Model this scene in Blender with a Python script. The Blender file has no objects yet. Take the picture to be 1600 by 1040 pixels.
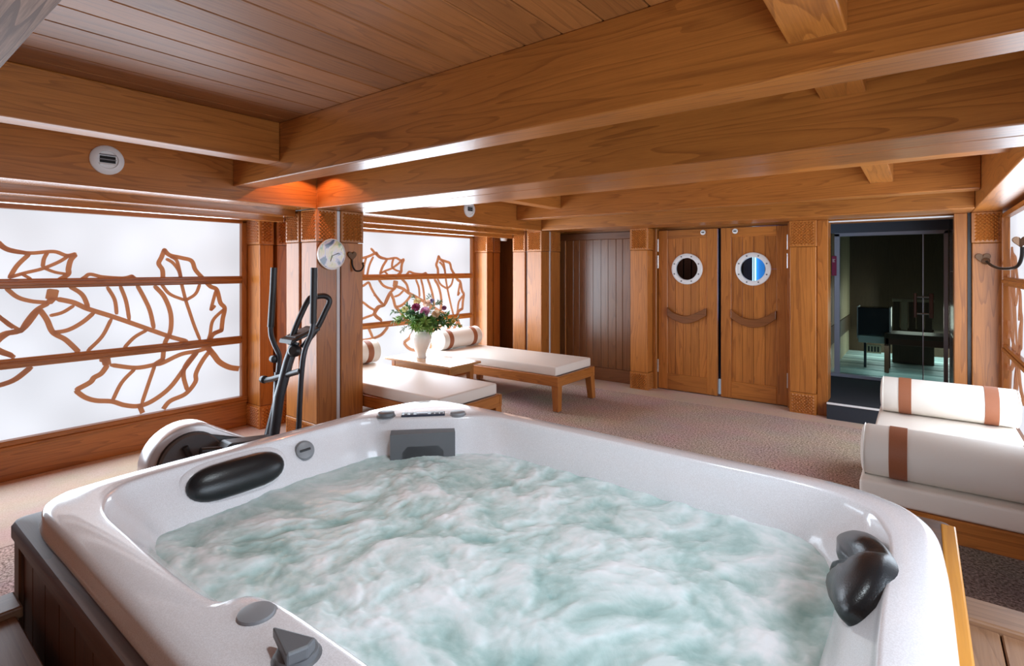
import bpy, bmesh, math, random
from mathutils import Vector, Matrix, noise
random.seed(7)
scn = bpy.context.scene
COL = scn.collection
PI = math.pi

# ------------------------------------------------------------------ camera, world, lights, exposure
cd = bpy.data.cameras.new('camera'); cam = bpy.data.objects.new('camera', cd); COL.objects.link(cam)
cam.location = (0, 0, 1.5); cam.rotation_euler = (PI/2, 0, math.radians(37.5))
cd.sensor_width = 36; cd.lens = 36*830/1600; cd.shift_y = -(520-418)/1600; cd.clip_start = .02
scn.camera = cam
w = bpy.data.worlds.new('world'); scn.world = w; w.use_nodes = True
w.node_tree.nodes['Background'].inputs[0].default_value = (.55, .62, .75, 1)
w.node_tree.nodes['Background'].inputs[1].default_value = .3
scn.view_settings.view_transform = 'Standard'; scn.view_settings.look = 'None'
scn.view_settings.gamma = 1; scn.view_settings.use_curve_mapping = False
scn.view_settings.exposure = 0.32
scn.cycles.use_denoising = True
scn.cycles.max_bounces = 8; scn.cycles.diffuse_bounces = 5; scn.cycles.transparent_max_bounces = 12
scn.cycles.sample_clamp_indirect = 6
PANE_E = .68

def area(name, loc, rot, sx, sy, power, col):
    l = bpy.data.lights.new(name, 'AREA'); l.shape = 'RECTANGLE'; l.size = sx; l.size_y = sy
    l.energy = power; l.color = col
    o = bpy.data.objects.new(name, l); COL.objects.link(o); o.location = loc; o.rotation_euler = rot
    return o
DAY = (.74, .87, 1.0)
area('daylight_window_1', (-5.02, 1.0, 1.1), (0, -PI/2, 0), 1.5, 2.6, 58, DAY)
area('daylight_window_2', (-5.02, 4.35, 1.1), (0, -PI/2, 0), 1.5, 2.6, 82, DAY)
area('daylight_window_3', (.54, 4.6, 1.1), (0, PI/2, 0), 1.6, 2.7, 50, DAY)
area('unseen_fill_right', (.56, .95, 1.15), (0, PI/2, 0), .9, 1.7, 24, DAY)  # added fill light from the unseen right side, no window modelled
area('unseen_fill_rear', (-2.2, -2.2, 1.45), (PI/2, 0, PI), 4.2, 1.3, 7, DAY)  # added fill light behind the camera, the wall there has no window

_l = bpy.data.lights.new('unseen_tub_downlight', 'SPOT'); _l.energy = 38; _l.color = (.84, .94, 1.0); _l.spot_size = math.radians(98); _l.spot_blend = .7; _l.shadow_soft_size = .09
_o = bpy.data.objects.new('unseen_tub_downlight', _l); COL.objects.link(_o); _o.location = (-.85, 1.08, 2.41)   # assumed lamp above the tub, added unseen, no fitting modelled
# ------------------------------------------------------------------ helpers
WL = {}                       # world location of every object made here
def link(o, loc, parent):
    COL.objects.link(o)
    WL[o] = Vector(loc)
    if parent is not None:
        o.parent = parent; o.location = WL[o] - WL[parent]
    else:
        o.location = loc
    return o
def empty(name, loc, parent=None):
    o = bpy.data.objects.new(name, None); o.empty_display_size = .05
    return link(o, loc, parent)
def obj(name, bm, mat, parent=None, origin=None, smooth=False):
    """finish a bmesh given in world coordinates as ONE object, its origin at its base"""
    if origin is None:
        xs = [v.co.x for v in bm.verts]; ys = [v.co.y for v in bm.verts]; zs = [v.co.z for v in bm.verts]
        origin = ((min(xs)+max(xs))/2, (min(ys)+max(ys))/2, min(zs))
    bmesh.ops.translate(bm, verts=bm.verts, vec=-Vector(origin))
    if smooth:
        for f in bm.faces: f.smooth = True
    me = bpy.data.meshes.new(name); bm.to_mesh(me); bm.free()
    if mat: me.materials.append(mat)
    if smooth == 'auto':
        try: me.set_sharp_from_angle(angle=math.radians(38))
        except Exception: pass
    return link(bpy.data.objects.new(name, me), origin, parent)
def tag(o, label=None, cat=None, group=None, kind=None):
    if label: o['label'] = label
    if cat: o['category'] = cat
    if group: o['group'] = group
    if kind: o['kind'] = kind
    return o
def copy_tree(o, parent=None):
    c = o.copy(); COL.objects.link(c); WL[c] = WL[o].copy()
    if parent is not None: c.parent = parent
    for ch in list(o.children): copy_tree(ch, c)
    return c
def box(x0, x1, y0, y1, z0, z1, bev=0.0, seg=1, bm=None):
    b = bmesh.new()
    bmesh.ops.create_cube(b, size=1)
    sx, sy, sz = abs(x1-x0), abs(y1-y0), abs(z1-z0)
    for v in b.verts:
        v.co = Vector(((x0+x1)/2+v.co.x*sx, (y0+y1)/2+v.co.y*sy, (z0+z1)/2+v.co.z*sz))
    if bev:
        bmesh.ops.bevel(b, geom=b.edges[:], offset=min(bev, .45*min(sx, sy, sz)), segments=seg, affect='EDGES', profile=.5)
    if bm is None: return b
    me = bpy.data.meshes.new('t'); b.to_mesh(me); b.free(); bm.from_mesh(me); bpy.data.meshes.remove(me)
    return bm
def frames(pts):
    out = []; n = len(pts); up = None
    for i in range(n):
        t = (pts[min(i+1, n-1)]-pts[max(i-1, 0)]).normalized()
        if up is None:
            up = Vector((0, 0, 1)) if abs(t.z) < .9 else Vector((1, 0, 0))
        u = (up - t*up.dot(t)); 
        if u.length < 1e-5: u = t.orthogonal()
        u.normalize(); v = t.cross(u); up = u
        out.append((u, v))
    return out
def catmull(pts, k=6, closed=False):
    pts = [Vector(p) for p in pts]; n = len(pts); out = []
    rng = n if closed else n-1
    for i in range(rng):
        p1, p2 = pts[i], pts[(i+1) % n]
        p0 = pts[(i-1) % n] if (closed or i > 0) else p1*2-p2
        p3 = pts[(i+2) % n] if (closed or i+2 < n) else p2*2-p1
        for j in range(k):
            t = j/k
            out.append(.5*((2*p1)+(p2-p0)*t+(2*p0-5*p1+4*p2-p3)*t*t+(3*p1-p0-3*p2+p3)*t**3))
    if not closed: out.append(pts[-1])
    return out
def tube(pts, r, n=10, bm=None, closed=False, caps=True, ry=None):
    bm = bm or bmesh.new(); pts = [Vector(p) for p in pts]
    fr = frames(pts); rings = []
    rr = r if isinstance(r, (list, tuple)) else [r]*len(pts)
    for i, (p, (u, v)) in enumerate(zip(pts, fr)):
        rings.append([bm.verts.new(p+u*math.cos(2*PI*k/n)*rr[i]+v*math.sin(2*PI*k/n)*(rr[i] if ry is None else ry)) for k in range(n)])
    m = len(rings)
    for i in range(m if closed else m-1):
        a, b = rings[i], rings[(i+1) % m]
        for k in range(n):
            bm.faces.new((a[k], a[(k+1) % n], b[(k+1) % n], b[k]))
    if caps and not closed:
        bm.faces.new(rings[0][::-1]); bm.faces.new(rings[-1])
    bmesh.ops.recalc_face_normals(bm, faces=bm.faces[:])
    return bm
def lathe(prof, c=(0, 0, 0), n=24, M=None, bm=None):
    """profile (radius, height) turned about local z, then moved by matrix M or to point c"""
    bm = bm or bmesh.new(); rings = []
    M = M or Matrix.Translation(Vector(c))
    for r, z in prof:
        if r < 1e-6: rings.append([bm.verts.new(M @ Vector((0, 0, z)))])
        else: rings.append([bm.verts.new(M @ Vector((r*math.cos(2*PI*k/n), r*math.sin(2*PI*k/n), z))) for k in range(n)])
    new = []
    for a, b in zip(rings, rings[1:]):
        for k in range(n):
            k2 = (k+1) % n
            if len(a) == 1 and len(b) == 1: continue
            if len(a) == 1: new.append(bm.faces.new((a[0], b[k], b[k2])))
            elif len(b) == 1: new.append(bm.faces.new((a[k], a[k2], b[0])))
            else: new.append(bm.faces.new((a[k], a[k2], b[k2], b[k])))
    bmesh.ops.recalc_face_normals(bm, faces=bm.faces[:])
    return bm
def AX(axis, c):
    """matrix whose local z points along the given world direction, at c"""
    z = Vector(axis).normalized(); x = z.orthogonal().normalized()
    if abs(z.z) < .99: x = Vector((0, 0, 1)).cross(z).normalized()
    y = z.cross(x)
    M = Matrix((x, y, z)).transposed().to_4x4(); M.translation = Vector(c)
    return M
def prism(poly, ax, a0, a1, bm=None, bev=0):
    """polygon of 2-D points extruded along axis ax ('x': points are y,z; 'y': x,z; 'z': x,y)"""
    b = bmesh.new()
    f = {'x': lambda p, a: (a, p[0], p[1]), 'y': lambda p, a: (p[0], a, p[1]), 'z': lambda p, a: (p[0], p[1], a)}[ax]
    v0 = [b.verts.new(f(p, a0)) for p in poly]; v1 = [b.verts.new(f(p, a1)) for p in poly]
    n = len(poly)
    b.faces.new(v0); b.faces.new(v1[::-1])
    for i in range(n): b.faces.new((v0[i], v1[i], v1[(i+1) % n], v0[(i+1) % n]))
    bmesh.ops.recalc_face_normals(b, faces=b.faces[:])
    if bev:
        es = [e for e in b.edges if len(e.link_faces) == 2 and e.calc_face_angle(0) > .6]
        bmesh.ops.bevel(b, geom=es, offset=bev, segments=2, affect='EDGES', profile=.5)
    if bm is None: return b
    me = bpy.data.meshes.new('t'); b.to_mesh(me); b.free(); bm.from_mesh(me); bpy.data.meshes.remove(me)
    return bm
def studs(bm, face, a0, a1, z0, z1, d, pitch=.03, h=.014):
    """carved diamond studs: face 'x+','x-','y-','y+' lying at coordinate d, across a0..a1 and z0..z1"""
    s = 1 if face[1] == '+' else -1
    P = (lambda a, z, o: (d+s*o, a, z)) if face[0] == 'x' else (lambda a, z, o: (a, d+s*o, z))
    na = max(2, round((a1-a0)/pitch)); nz = max(2, round((z1-z0)/pitch))
    pa, pz = (a1-a0)/na, (z1-z0)/nz
    for r in range(nz*2-1):
        off = 0 if r % 2 == 0 else .5
        z = z0+(r/2+.5)*pz
        for c in range(na if off == 0 else na-1):
            a = a0+(c+.5+off)*pa
            t = bm.verts.new(P(a, z, h))
            q = [bm.verts.new(P(*p, 0)) for p in ((a-pa/2, z), (a, z-pz/2), (a+pa/2, z), (a, z+pz/2))]
            for i in range(4):
                bm.faces.new((q[i], q[(i+1) % 4], t))
    return bm

# ------------------------------------------------------------------ materials
def newmat(name):
    m = bpy.data.materials.new(name); m.use_nodes = True
    nt = m.node_tree; b = nt.nodes['Principled BSDF']
    return m, nt, b
def N(nt, typ, **kw):
    n = nt.nodes.new(typ)
    for k, v in kw.items(): setattr(n, k, v)
    return n
def setin(node, **kw):
    for k, v in kw.items(): node.inputs[k.replace('_', ' ')].default_value = v
def rgba(c): return (c[0], c[1], c[2], 1)
def plain(name, col, rough=.5, metal=0, coat=0, spec=.5, bump=0, bscale=200, emis=None, estr=0, vary=0):
    m, nt, b = newmat(name)
    b.inputs['Base Color'].default_value = rgba(col); b.inputs['Roughness'].default_value = rough
    b.inputs['Metallic'].default_value = metal; b.inputs['Coat Weight'].default_value = coat
    b.inputs['Specular IOR Level'].default_value = spec
    tc = N(nt, 'ShaderNodeTexCoord')
    nz = N(nt, 'ShaderNodeTexNoise'); setin(nz, Scale=bscale, Detail=3.0); nt.links.new(tc.outputs['Object'], nz.inputs['Vector'])
    if bump:
        bp = N(nt, 'ShaderNodeBump'); setin(bp, Strength=bump, Distance=.002)
        nt.links.new(nz.outputs['Fac'], bp.inputs['Height']); nt.links.new(bp.outputs[0], b.inputs['Normal'])
    if vary:
        mx = N(nt, 'ShaderNodeMixRGB', blend_type='MIX')
        mx.inputs[1].default_value = rgba([c*(1-vary) for c in col]); mx.inputs[2].default_value = rgba([min(1, c*(1+vary)) for c in col])
        nt.links.new(nz.outputs['Fac'], mx.inputs[0]); nt.links.new(mx.outputs[0], b.inputs['Base Color'])
    if emis:
        b.inputs['Emission Color'].default_value = rgba(emis); b.inputs['Emission Strength'].default_value = estr
    return m
def wood(name, axis, light=(.56, .200, .038), dark=(.22, .066, .011), rough=.36, coat=.18, cross=6.5, along=.45, contrast=1.0, vary=.22):
    m, nt, b = newmat(name)
    tc = N(nt, 'ShaderNodeTexCoord'); oi = N(nt, 'ShaderNodeObjectInfo')
    rnd = N(nt, 'ShaderNodeVectorMath', operation='SCALE'); rnd.inputs[0].default_value = (17.3, 9.1, 23.7)
    nt.links.new(oi.outputs['Random'], rnd.inputs['Scale'])
    add = N(nt, 'ShaderNodeVectorMath', operation='ADD')
    nt.links.new(tc.outputs['Object'], add.inputs[0]); nt.links.new(rnd.outputs[0], add.inputs[1])
    sc = [cross]*3; sc['xyz'.index(axis)] = along
    mp = N(nt, 'ShaderNodeMapping'); mp.inputs['Scale'].default_value = sc
    nt.links.new(add.outputs[0], mp.inputs['Vector'])
    n1 = N(nt, 'ShaderNodeTexNoise'); setin(n1, Scale=1.0, Detail=2.0, Roughness=.45, Distortion=.35)
    nt.links.new(mp.outputs[0], n1.inputs['Vector'])
    mul = N(nt, 'ShaderNodeMath', operation='MULTIPLY'); mul.inputs[1].default_value = 15.0
    nt.links.new(n1.outputs['Fac'], mul.inputs[0])
    fr = N(nt, 'ShaderNodeMath', operation='FRACT'); nt.links.new(mul.outputs[0], fr.inputs[0])
    rp = N(nt, 'ShaderNodeValToRGB'); e = rp.color_ramp.elements
    e[0].position = 0; e[0].color = (0, 0, 0, 1); e[1].position = 1; e[1].color = (.75, .75, .75, 1)
    e2 = rp.color_ramp.elements.new(.7); e2.color = (.35, .35, .35, 1)
    e3 = rp.color_ramp.elements.new(.93); e3.color = (1, 1, 1, 1)
    nt.links.new(fr.outputs[0], rp.inputs[0])
    # fine pores
    mp2 = N(nt, 'ShaderNodeMapping'); sc2 = [260.0]*3; sc2['xyz'.index(axis)] = 7.0
    mp2.inputs['Scale'].default_value = sc2; nt.links.new(add.outputs[0], mp2.inputs['Vector'])
    n2 = N(nt, 'ShaderNodeTexNoise'); setin(n2, Scale=1.0, Detail=3.0, Roughness=.6); nt.links.new(mp2.outputs[0], n2.inputs['Vector'])
    # broad tone drift
    mp3 = N(nt, 'ShaderNodeMapping'); sc3 = [3.2]*3; sc3['xyz'.index(axis)] = .8
    mp3.inputs['Scale'].default_value = sc3; nt.links.new(add.outputs[0], mp3.inputs['Vector'])
    n3 = N(nt, 'ShaderNodeTexNoise'); setin(n3, Scale=1.0, Detail=3.0); nt.links.new(mp3.outputs[0], n3.inputs['Vector'])
    f1 = N(nt, 'ShaderNodeMath', operation='MULTIPLY'); f1.inputs[1].default_value = .42*contrast; nt.links.new(rp.outputs[0], f1.inputs[0])
    f2 = N(nt, 'ShaderNodeMath', operation='MULTIPLY_ADD'); f2.inputs[1].default_value = .75*contrast; nt.links.new(n2.outputs['Fac'], f2.inputs[0]); nt.links.new(f1.outputs[0], f2.inputs[2])
    f3 = N(nt, 'ShaderNodeMath', operation='MULTIPLY_ADD'); f3.inputs[1].default_value = .9; nt.links.new(n3.outputs['Fac'], f3.inputs[0]); nt.links.new(f2.outputs[0], f3.inputs[2])
    f4 = N(nt, 'ShaderNodeMath', operation='SUBTRACT', use_clamp=True); f4.inputs[1].default_value = .55; nt.links.new(f3.outputs[0], f4.inputs[0])
    mx = N(nt, 'ShaderNodeMixRGB'); mx.inputs[1].default_value = rgba(light); mx.inputs[2].default_value = rgba(dark)
    nt.links.new(f4.outputs[0], mx.inputs[0])
    hv = N(nt, 'ShaderNodeHueSaturation'); nt.links.new(mx.outputs[0], hv.inputs['Color'])
    va = N(nt, 'ShaderNodeMath', operation='MULTIPLY_ADD'); va.inputs[1].default_value = vary; va.inputs[2].default_value = 1-vary/2
    nt.links.new(oi.outputs['Random'], va.inputs[0]); nt.links.new(va.outputs[0], hv.inputs['Value'])
    nt.links.new(hv.outputs[0], b.inputs['Base Color'])
    bp = N(nt, 'ShaderNodeBump'); setin(bp, Strength=.12, Distance=.002); nt.links.new(n2.outputs['Fac'], bp.inputs['Height']); nt.links.new(bp.outputs[0], b.inputs['Normal'])
    setin(b, Roughness=rough); b.inputs['Coat Weight'].default_value = coat; b.inputs['Coat Roughness'].default_value = .22
    return m
WX, WY, WZ = wood('oak_along_x', 'x'), wood('oak_along_y', 'y'), wood('oak_along_z', 'z')
SOF = wood('soffit_oak', 'y', rough=.2, coat=.6)
DX = wood('dark_oak_along_x', 'x', (.22, .085, .03), (.11, .036, .012))
DZ = wood('dark_oak_along_z', 'z', (.27, .11, .036), (.14, .05, .016), rough=.28, coat=.4)
CEIL = wood('ceiling_board_wood', 'y', (.40, .142, .034), (.17, .054, .012), rough=.5, coat=.0, cross=7)
TX, TY, TZ = (wood('tub_casing_'+a, a, (.13, .046, .015), (.05, .017, .006), rough=.5, coat=0) for a in 'xyz')
DKX, DKY = (wood('deck_board_'+a, a, (.36, .19, .10), (.20, .095, .048), rough=.45, coat=.05, vary=.35) for a in 'xy')
FRETM = plain('fretwork_wood', (.68, .42, .25), .5, vary=.10, bscale=30)
_nt = FRETM.node_tree; _tr = N(_nt, 'ShaderNodeBsdfTranslucent'); _tr.inputs[0].default_value = (.90, .55, .33, 1); _mx = N(_nt, 'ShaderNodeMixShader'); _mx.inputs[0].default_value = .5   # thin veneer lets some light through
_o = [n for n in _nt.nodes if n.type == 'OUTPUT_MATERIAL'][0]
_nt.links.new(_nt.nodes['Principled BSDF'].outputs[0], _mx.inputs[1]); _nt.links.new(_tr.outputs[0], _mx.inputs[2]); _nt.links.new(_mx.outputs[0], _o.inputs[0])
ROUGHB = wood('weathered_beam', 'x', (.62, .36, .24), (.17, .075, .04), rough=.7, coat=0, contrast=1.7, cross=11)
STRAP = plain('brown_leather', (.30, .098, .042), .55, bump=.2, bscale=300, vary=.15)
FABRIC = plain('cream_upholstery', (.80, .74, .67), .55, bump=.15, bscale=400)
MATT = plain('mattress_upholstery', (.82, .74, .66), .45, bump=.1, bscale=400)
WHITEP = plain('white_plastic', (.82, .82, .82), .35)
WHITEW = plain('pale_plaster', (.72, .72, .74), .7, bump=.1)
BLACKP = plain('black_plastic', (.022, .022, .024), .4)
GREYP = plain('grey_plastic', (.13, .135, .145), .42, bump=.1, bscale=500)
GREYL = plain('light_grey_plastic', (.25, .255, .27), .4)
RUBBER = plain('black_headrest_rubber', (.012, .014, .016), .28, bump=.25, bscale=260)
STEEL = plain('brushed_steel', (.62, .62, .64), .3, metal=1)
BLUEST = plain('dark_blue_steel', (.035, .042, .055), .36, coat=.2)
IRON = plain('cast_iron', (.16, .085, .045), .55, metal=.4, bump=.4, bscale=150)
BLACKIRON = plain('black_iron', (.02, .018, .016), .5, metal=.3)
SILVER = plain('silver_shell', (.60, .56, .56), .28, metal=.25, coat=.4)
DARKGAP = plain('dark_gap', (.015, .014, .014), .8)
TILE = plain('dark_tile', (.022, .026, .034), .22, coat=.2)
STEPC = plain('dark_step_carpet', (.028, .032, .042), .95, bump=.6, bscale=500, vary=.5)
PORC = plain('white_porcelain', (.80, .78, .74), .18, coat=.5)
def carpet(name, a, bcol, scale):
    m, nt, b = newmat(name)
    tc = N(nt, 'ShaderNodeTexCoord'); nz = N(nt, 'ShaderNodeTexNoise'); setin(nz, Scale=scale, Detail=2.0, Roughness=.7)
    nt.links.new(tc.outputs['Object'], nz.inputs['Vector'])
    rp = N(nt, 'ShaderNodeValToRGB'); rp.color_ramp.elements[0].position = .36; rp.color_ramp.elements[1].position = .64
    rp.color_ramp.elements[0].color = rgba(a); rp.color_ramp.elements[1].color = rgba(bcol)
    nt.links.new(nz.outputs['Fac'], rp.inputs[0])
    n3 = N(nt, 'ShaderNodeTexNoise'); setin(n3, Scale=2.2, Detail=4.0); nt.links.new(tc.outputs['Object'], n3.inputs['Vector'])
    mx = N(nt, 'ShaderNodeMixRGB', blend_type='MULTIPLY'); mx.inputs[0].default_value = .35
    nt.links.new(rp.outputs[0], mx.inputs[1]); nt.links.new(n3.outputs['Color'], mx.inputs[2])
    nt.links.new(mx.outputs[0], b.inputs['Base Color'])
    bp = N(nt, 'ShaderNodeBump'); setin(bp, Strength=.6, Distance=.004); nt.links.new(nz.outputs['Fac'], bp.inputs['Height']); nt.links.new(bp.outputs[0], b.inputs['Normal'])
    setin(b, Roughness=.95); b.inputs['Specular IOR Level'].default_value = .1
    return m
CARPET = carpet('speckled_brown_carpet', (.24, .16, .125), (.88, .68, .58), 75)
BORDER = carpet('beige_border_carpet', (.60, .43, .34), (.72, .54, .44), 160)
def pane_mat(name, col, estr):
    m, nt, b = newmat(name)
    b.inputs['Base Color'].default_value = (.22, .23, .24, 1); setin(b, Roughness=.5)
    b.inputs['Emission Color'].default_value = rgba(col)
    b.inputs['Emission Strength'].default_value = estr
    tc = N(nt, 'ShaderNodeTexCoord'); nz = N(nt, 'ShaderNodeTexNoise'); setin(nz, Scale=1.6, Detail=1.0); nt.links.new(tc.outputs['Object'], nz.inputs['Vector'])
    mr = N(nt, 'ShaderNodeMapRange'); setin(mr, From_Min=.3, From_Max=.7, To_Min=estr*.84, To_Max=estr*1.12); nt.links.new(nz.outputs['Fac'], mr.inputs['Value']); nt.links.new(mr.outputs[0], b.inputs['Emission Strength'])  # uneven backlight painted into the emission as soft noise
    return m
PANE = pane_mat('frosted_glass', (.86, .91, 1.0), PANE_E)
def glass(name, tint, gloss=.12, rough=.02):
    m = bpy.data.materials.new(name); m.use_nodes = True; nt = m.node_tree; nt.nodes.clear()
    o = N(nt, 'ShaderNodeOutputMaterial'); t = N(nt, 'ShaderNodeBsdfTransparent'); g = N(nt, 'ShaderNodeBsdfGlossy'); mx = N(nt, 'ShaderNodeMixShader'); lw = N(nt, 'ShaderNodeLayerWeight')
    t.inputs[0].default_value = rgba(tint); g.inputs['Roughness'].default_value = rough; lw.inputs[0].default_value = gloss
    nt.links.new(lw.outputs['Fresnel'], mx.inputs[0]); nt.links.new(t.outputs[0], mx.inputs[1]); nt.links.new(g.outputs[0], mx.inputs[2]); nt.links.new(mx.outputs[0], o.inputs[0])
    return m
GLASS = glass('clear_glass', (.86, .9, .9), .2)
TINT = glass('smoked_glass', (.70, .80, .80), .06, .06)
def acrylic():
    m, nt, b = newmat('white_acrylic')
    tc = N(nt, 'ShaderNodeTexCoord'); nz = N(nt, 'ShaderNodeTexNoise'); setin(nz, Scale=420.0, Detail=2.0); nt.links.new(tc.outputs['Object'], nz.inputs['Vector'])
    rp = N(nt, 'ShaderNodeValToRGB'); rp.color_ramp.elements[0].position = .42; rp.color_ramp.elements[1].position = .6
    rp.color_ramp.elements[0].color = (.78, .76, .78, 1); rp.color_ramp.elements[1].color = (.88, .87, .90, 1)
    nt.links.new(nz.outputs['Fac'], rp.inputs[0]); nt.links.new(rp.outputs[0], b.inputs['Base Color'])
    setin(b, Roughness=.22); b.inputs['Coat Weight'].default_value = .7; b.inputs['Coat Roughness'].default_value = .06
    return m
ACRYL = acrylic()

# ------------------------------------------------------------------ setting: floor, walls, ceiling
ZB, ZD, ZC = 1.985, 2.085, 2.437          # underside of casing beams, of deck beams, ceiling
bm = box(-5.4, .9, -2.6, 6.5, -.1, 0); tag(obj('floor', bm, CARPET, origin=(0, 0, 0)), 'speckled brown carpet floor between tub, daybeds and doors', kind='structure')
t = empty('trim_1', (-4.5, 3, 0)); tag(t, 'beige carpet border along the leaf windows and in front of the swing doors', kind='structure')
obj('border_strip', box(-5.2, -3.895, -2.5, 6.5, 0, .002), BORDER, t)
obj('border_strip', box(-3.895, .8, 5.89, 6.5, 0, .002), BORDER, t)
tag(obj('wall_left', box(-5.4, -5.18, -2.6, 10.6, 0, 2.6), DZ), 'dark wooden wall behind the two leaf windows', kind='structure')
tag(obj('wall_right', box(.68, .9, -2.6, 6.3, 0, 2.6), WHITEW), 'pale wall behind the right leaf window', kind='structure')
tag(obj('wall_front', box(-5.4, .9, -2.6, -2.4, 0, 2.6), WX), 'wooden wall behind the camera', kind='structure')
bw = empty('wall_back', (-2, 6.42, 0)); tag(bw, 'wooden back wall with plank panelling around swing doors and sauna opening', kind='structure')
obj('header', box(-5.2, .9, 6.40, 6.6, 1.965, 2.6), WX, bw)
obj('panel_core', box(-5.2, -2.60, 6.40, 6.6, 0, 1.965), DZ, bw)
obj('panel_core', box(-1.10, -.89, 6.40, 6.6, 0, 1.965), DZ, bw)
obj('panel_core', box(.32, .9, 6.22, 6.6, 0, 1.965), WZ, bw)
# plank panelling left of the doors
obj('rail', box(-4.02, -2.86, 6.345, 6.40, 1.875, 1.965, .004), DX, bw)
obj('rail', box(-4.02, -2.86, 6.345, 6.40, 0, .17, .004), DX, bw)
obj('stile', box(-4.03, -3.94, 6.345, 6.40, .17, 1.875, .004), DZ, bw)
obj('edge_bead', box(-3.937, -3.925, 6.34, 6.40, .17, 1.875, .003), WZ, bw)
xs = -3.922
k = 0
while xs < -2.87:
    wd = [.115, .095, .11, .1, .12, .105][k % 6]; k += 1
    obj('plank', box(xs+.0015, min(xs+wd, -2.86)-.0015, 6.362, 6.40, .17, 1.875, .003), DZ, bw); xs += wd
for x0, x1 in ((-5.15, -4.86), (-4.85, -4.6), (-4.59, -4.40), (-4.39, -4.16)):
    obj('plank', box(x0, x1, 6.355, 6.40, 0, 1.985, .004), DZ, bw)
# ceiling boards
ce = empty('ceiling', (-2.3, 2, ZC)); tag(ce, 'wooden board ceiling between the deck beams above the hot tub', kind='structure')
obj('backing', box(-5.4, .9, -2.6, 6.6, ZC+.022, ZC+.12), DZ, ce)
x = -5.2
j = 0
xs = -2.436-.185*15
while xs < .85:
    obj('plank', box(max(xs, -5.3)+.0025, xs+.1825, -2.5, 6.5, ZC, ZC+.021, .004), CEIL, ce); xs += .185

# ------------------------------------------------------------------ beams
def beam(label, x0, x1, y0, y1, z0, z1, mat, extra=None):
    o = obj('ceiling_beam', box(x0, x1, y0, y1, z0, z1, .006, 2), mat)
    return tag(o, label, 'beam', kind='structure')
ROOMR = .36
beam('rough grey-brown wooden deck beam nearest the camera at upper left', -4.3, .7, .155, .325, ZD, ZC, ROUGHB)
beam('broad dark deck beam with bright underside crossing above the hot tub', -3.918, .7, 1.81, 1.98, ZD, ZC, WX)
beam('hidden deck beam behind the carved-post casing beam', -3.918, .7, 3.50, 3.67, ZD, ZC, WX)
beam('deck beam above the double swing doors, second from the back wall', -3.918, ROOMR-.002, 5.20, 5.37, ZD, ZC, WX)
b2 = empty('ceiling_beam', (-1.7, 2.7, ZB)); tag(b2, 'double golden beam resting on the carved pillar cluster and running right', 'beam', kind='structure')
obj('front_board', box(-3.917, .7, 2.48, 2.684, ZB, 2.43, .005, 2), WX, b2)
obj('rear_board', box(-3.917, .7, 2.694, 2.935, ZB, 2.43, .005, 2), WX, b2)
beam('lowest beam directly above the swing doors and sauna opening', -3.917, ROOMR-.002, 5.738, 6.2, ZB, 2.43, WX)
beam('short edge beam at left above the first leaf window, butting the deck beam', -3.435, -3.28, .326, 1.809, 2.183, ZC, WY)
beam('short edge beam between second casing beam and far deck beam at left', -3.435, -3.28, 3.671, 5.199, 2.183, ZC, WY)
for y0, y1, l in ((.326, 1.809, 'short joist at top of picture ending against the dark deck beam'), (1.981, 2.479, 'short joist seen between the dark deck beam and golden double beam'), (2.936, 3.499, 'hidden short joist behind the golden double beam'), (3.671, 5.199, 'short joist in front of the deck beam above the sauna opening')):
    beam(l, -.32, -.165, y0, y1, 2.183, ZC, WY)
beam('edge beam along the right wall above the daybed', ROOMR, .675, -2.3, 6.2, ZB, ZC, WY)
# fascia and soffit boards above the left windows
fa = empty('trim_2', (-4.2, 3, ZB)); tag(fa, 'wooden fascia with grooved soffit boards above the left windows', kind='structure')
obj('fascia', box(-3.955, -3.92, -2.4, 2.4785, ZB, ZC-.001, .002), WY, fa)
obj('fascia', box(-3.955, -3.92, 2.4815, 6.3, ZB, ZC-.001, .002), WY, fa)
for ya, yb in ((-2.4, 2.46), (2.95, 6.3)):
    obj('soffit_board', box(-4.20, -3.957, ya, yb, ZB, ZB+.03, .003), SOF, fa)
    obj('soffit_board', box(-4.385, -4.203, ya, min(yb, 5.80), 1.935, ZB+.03, .003), SOF, fa)
    obj('soffit_board', box(-4.46, -4.388, ya, min(yb, 5.80), 1.897, ZB+.03, .003), SOF, fa)
    obj('soffit_board', box(-5.17, -4.465, ya, yb, 1.96, ZB+.03, .004), SOF, fa)
obj('soffit_backing', box(-5.18, -3.957, -2.4, 6.35, ZB+.031, ZB+.06), DARKGAP, fa)

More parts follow.
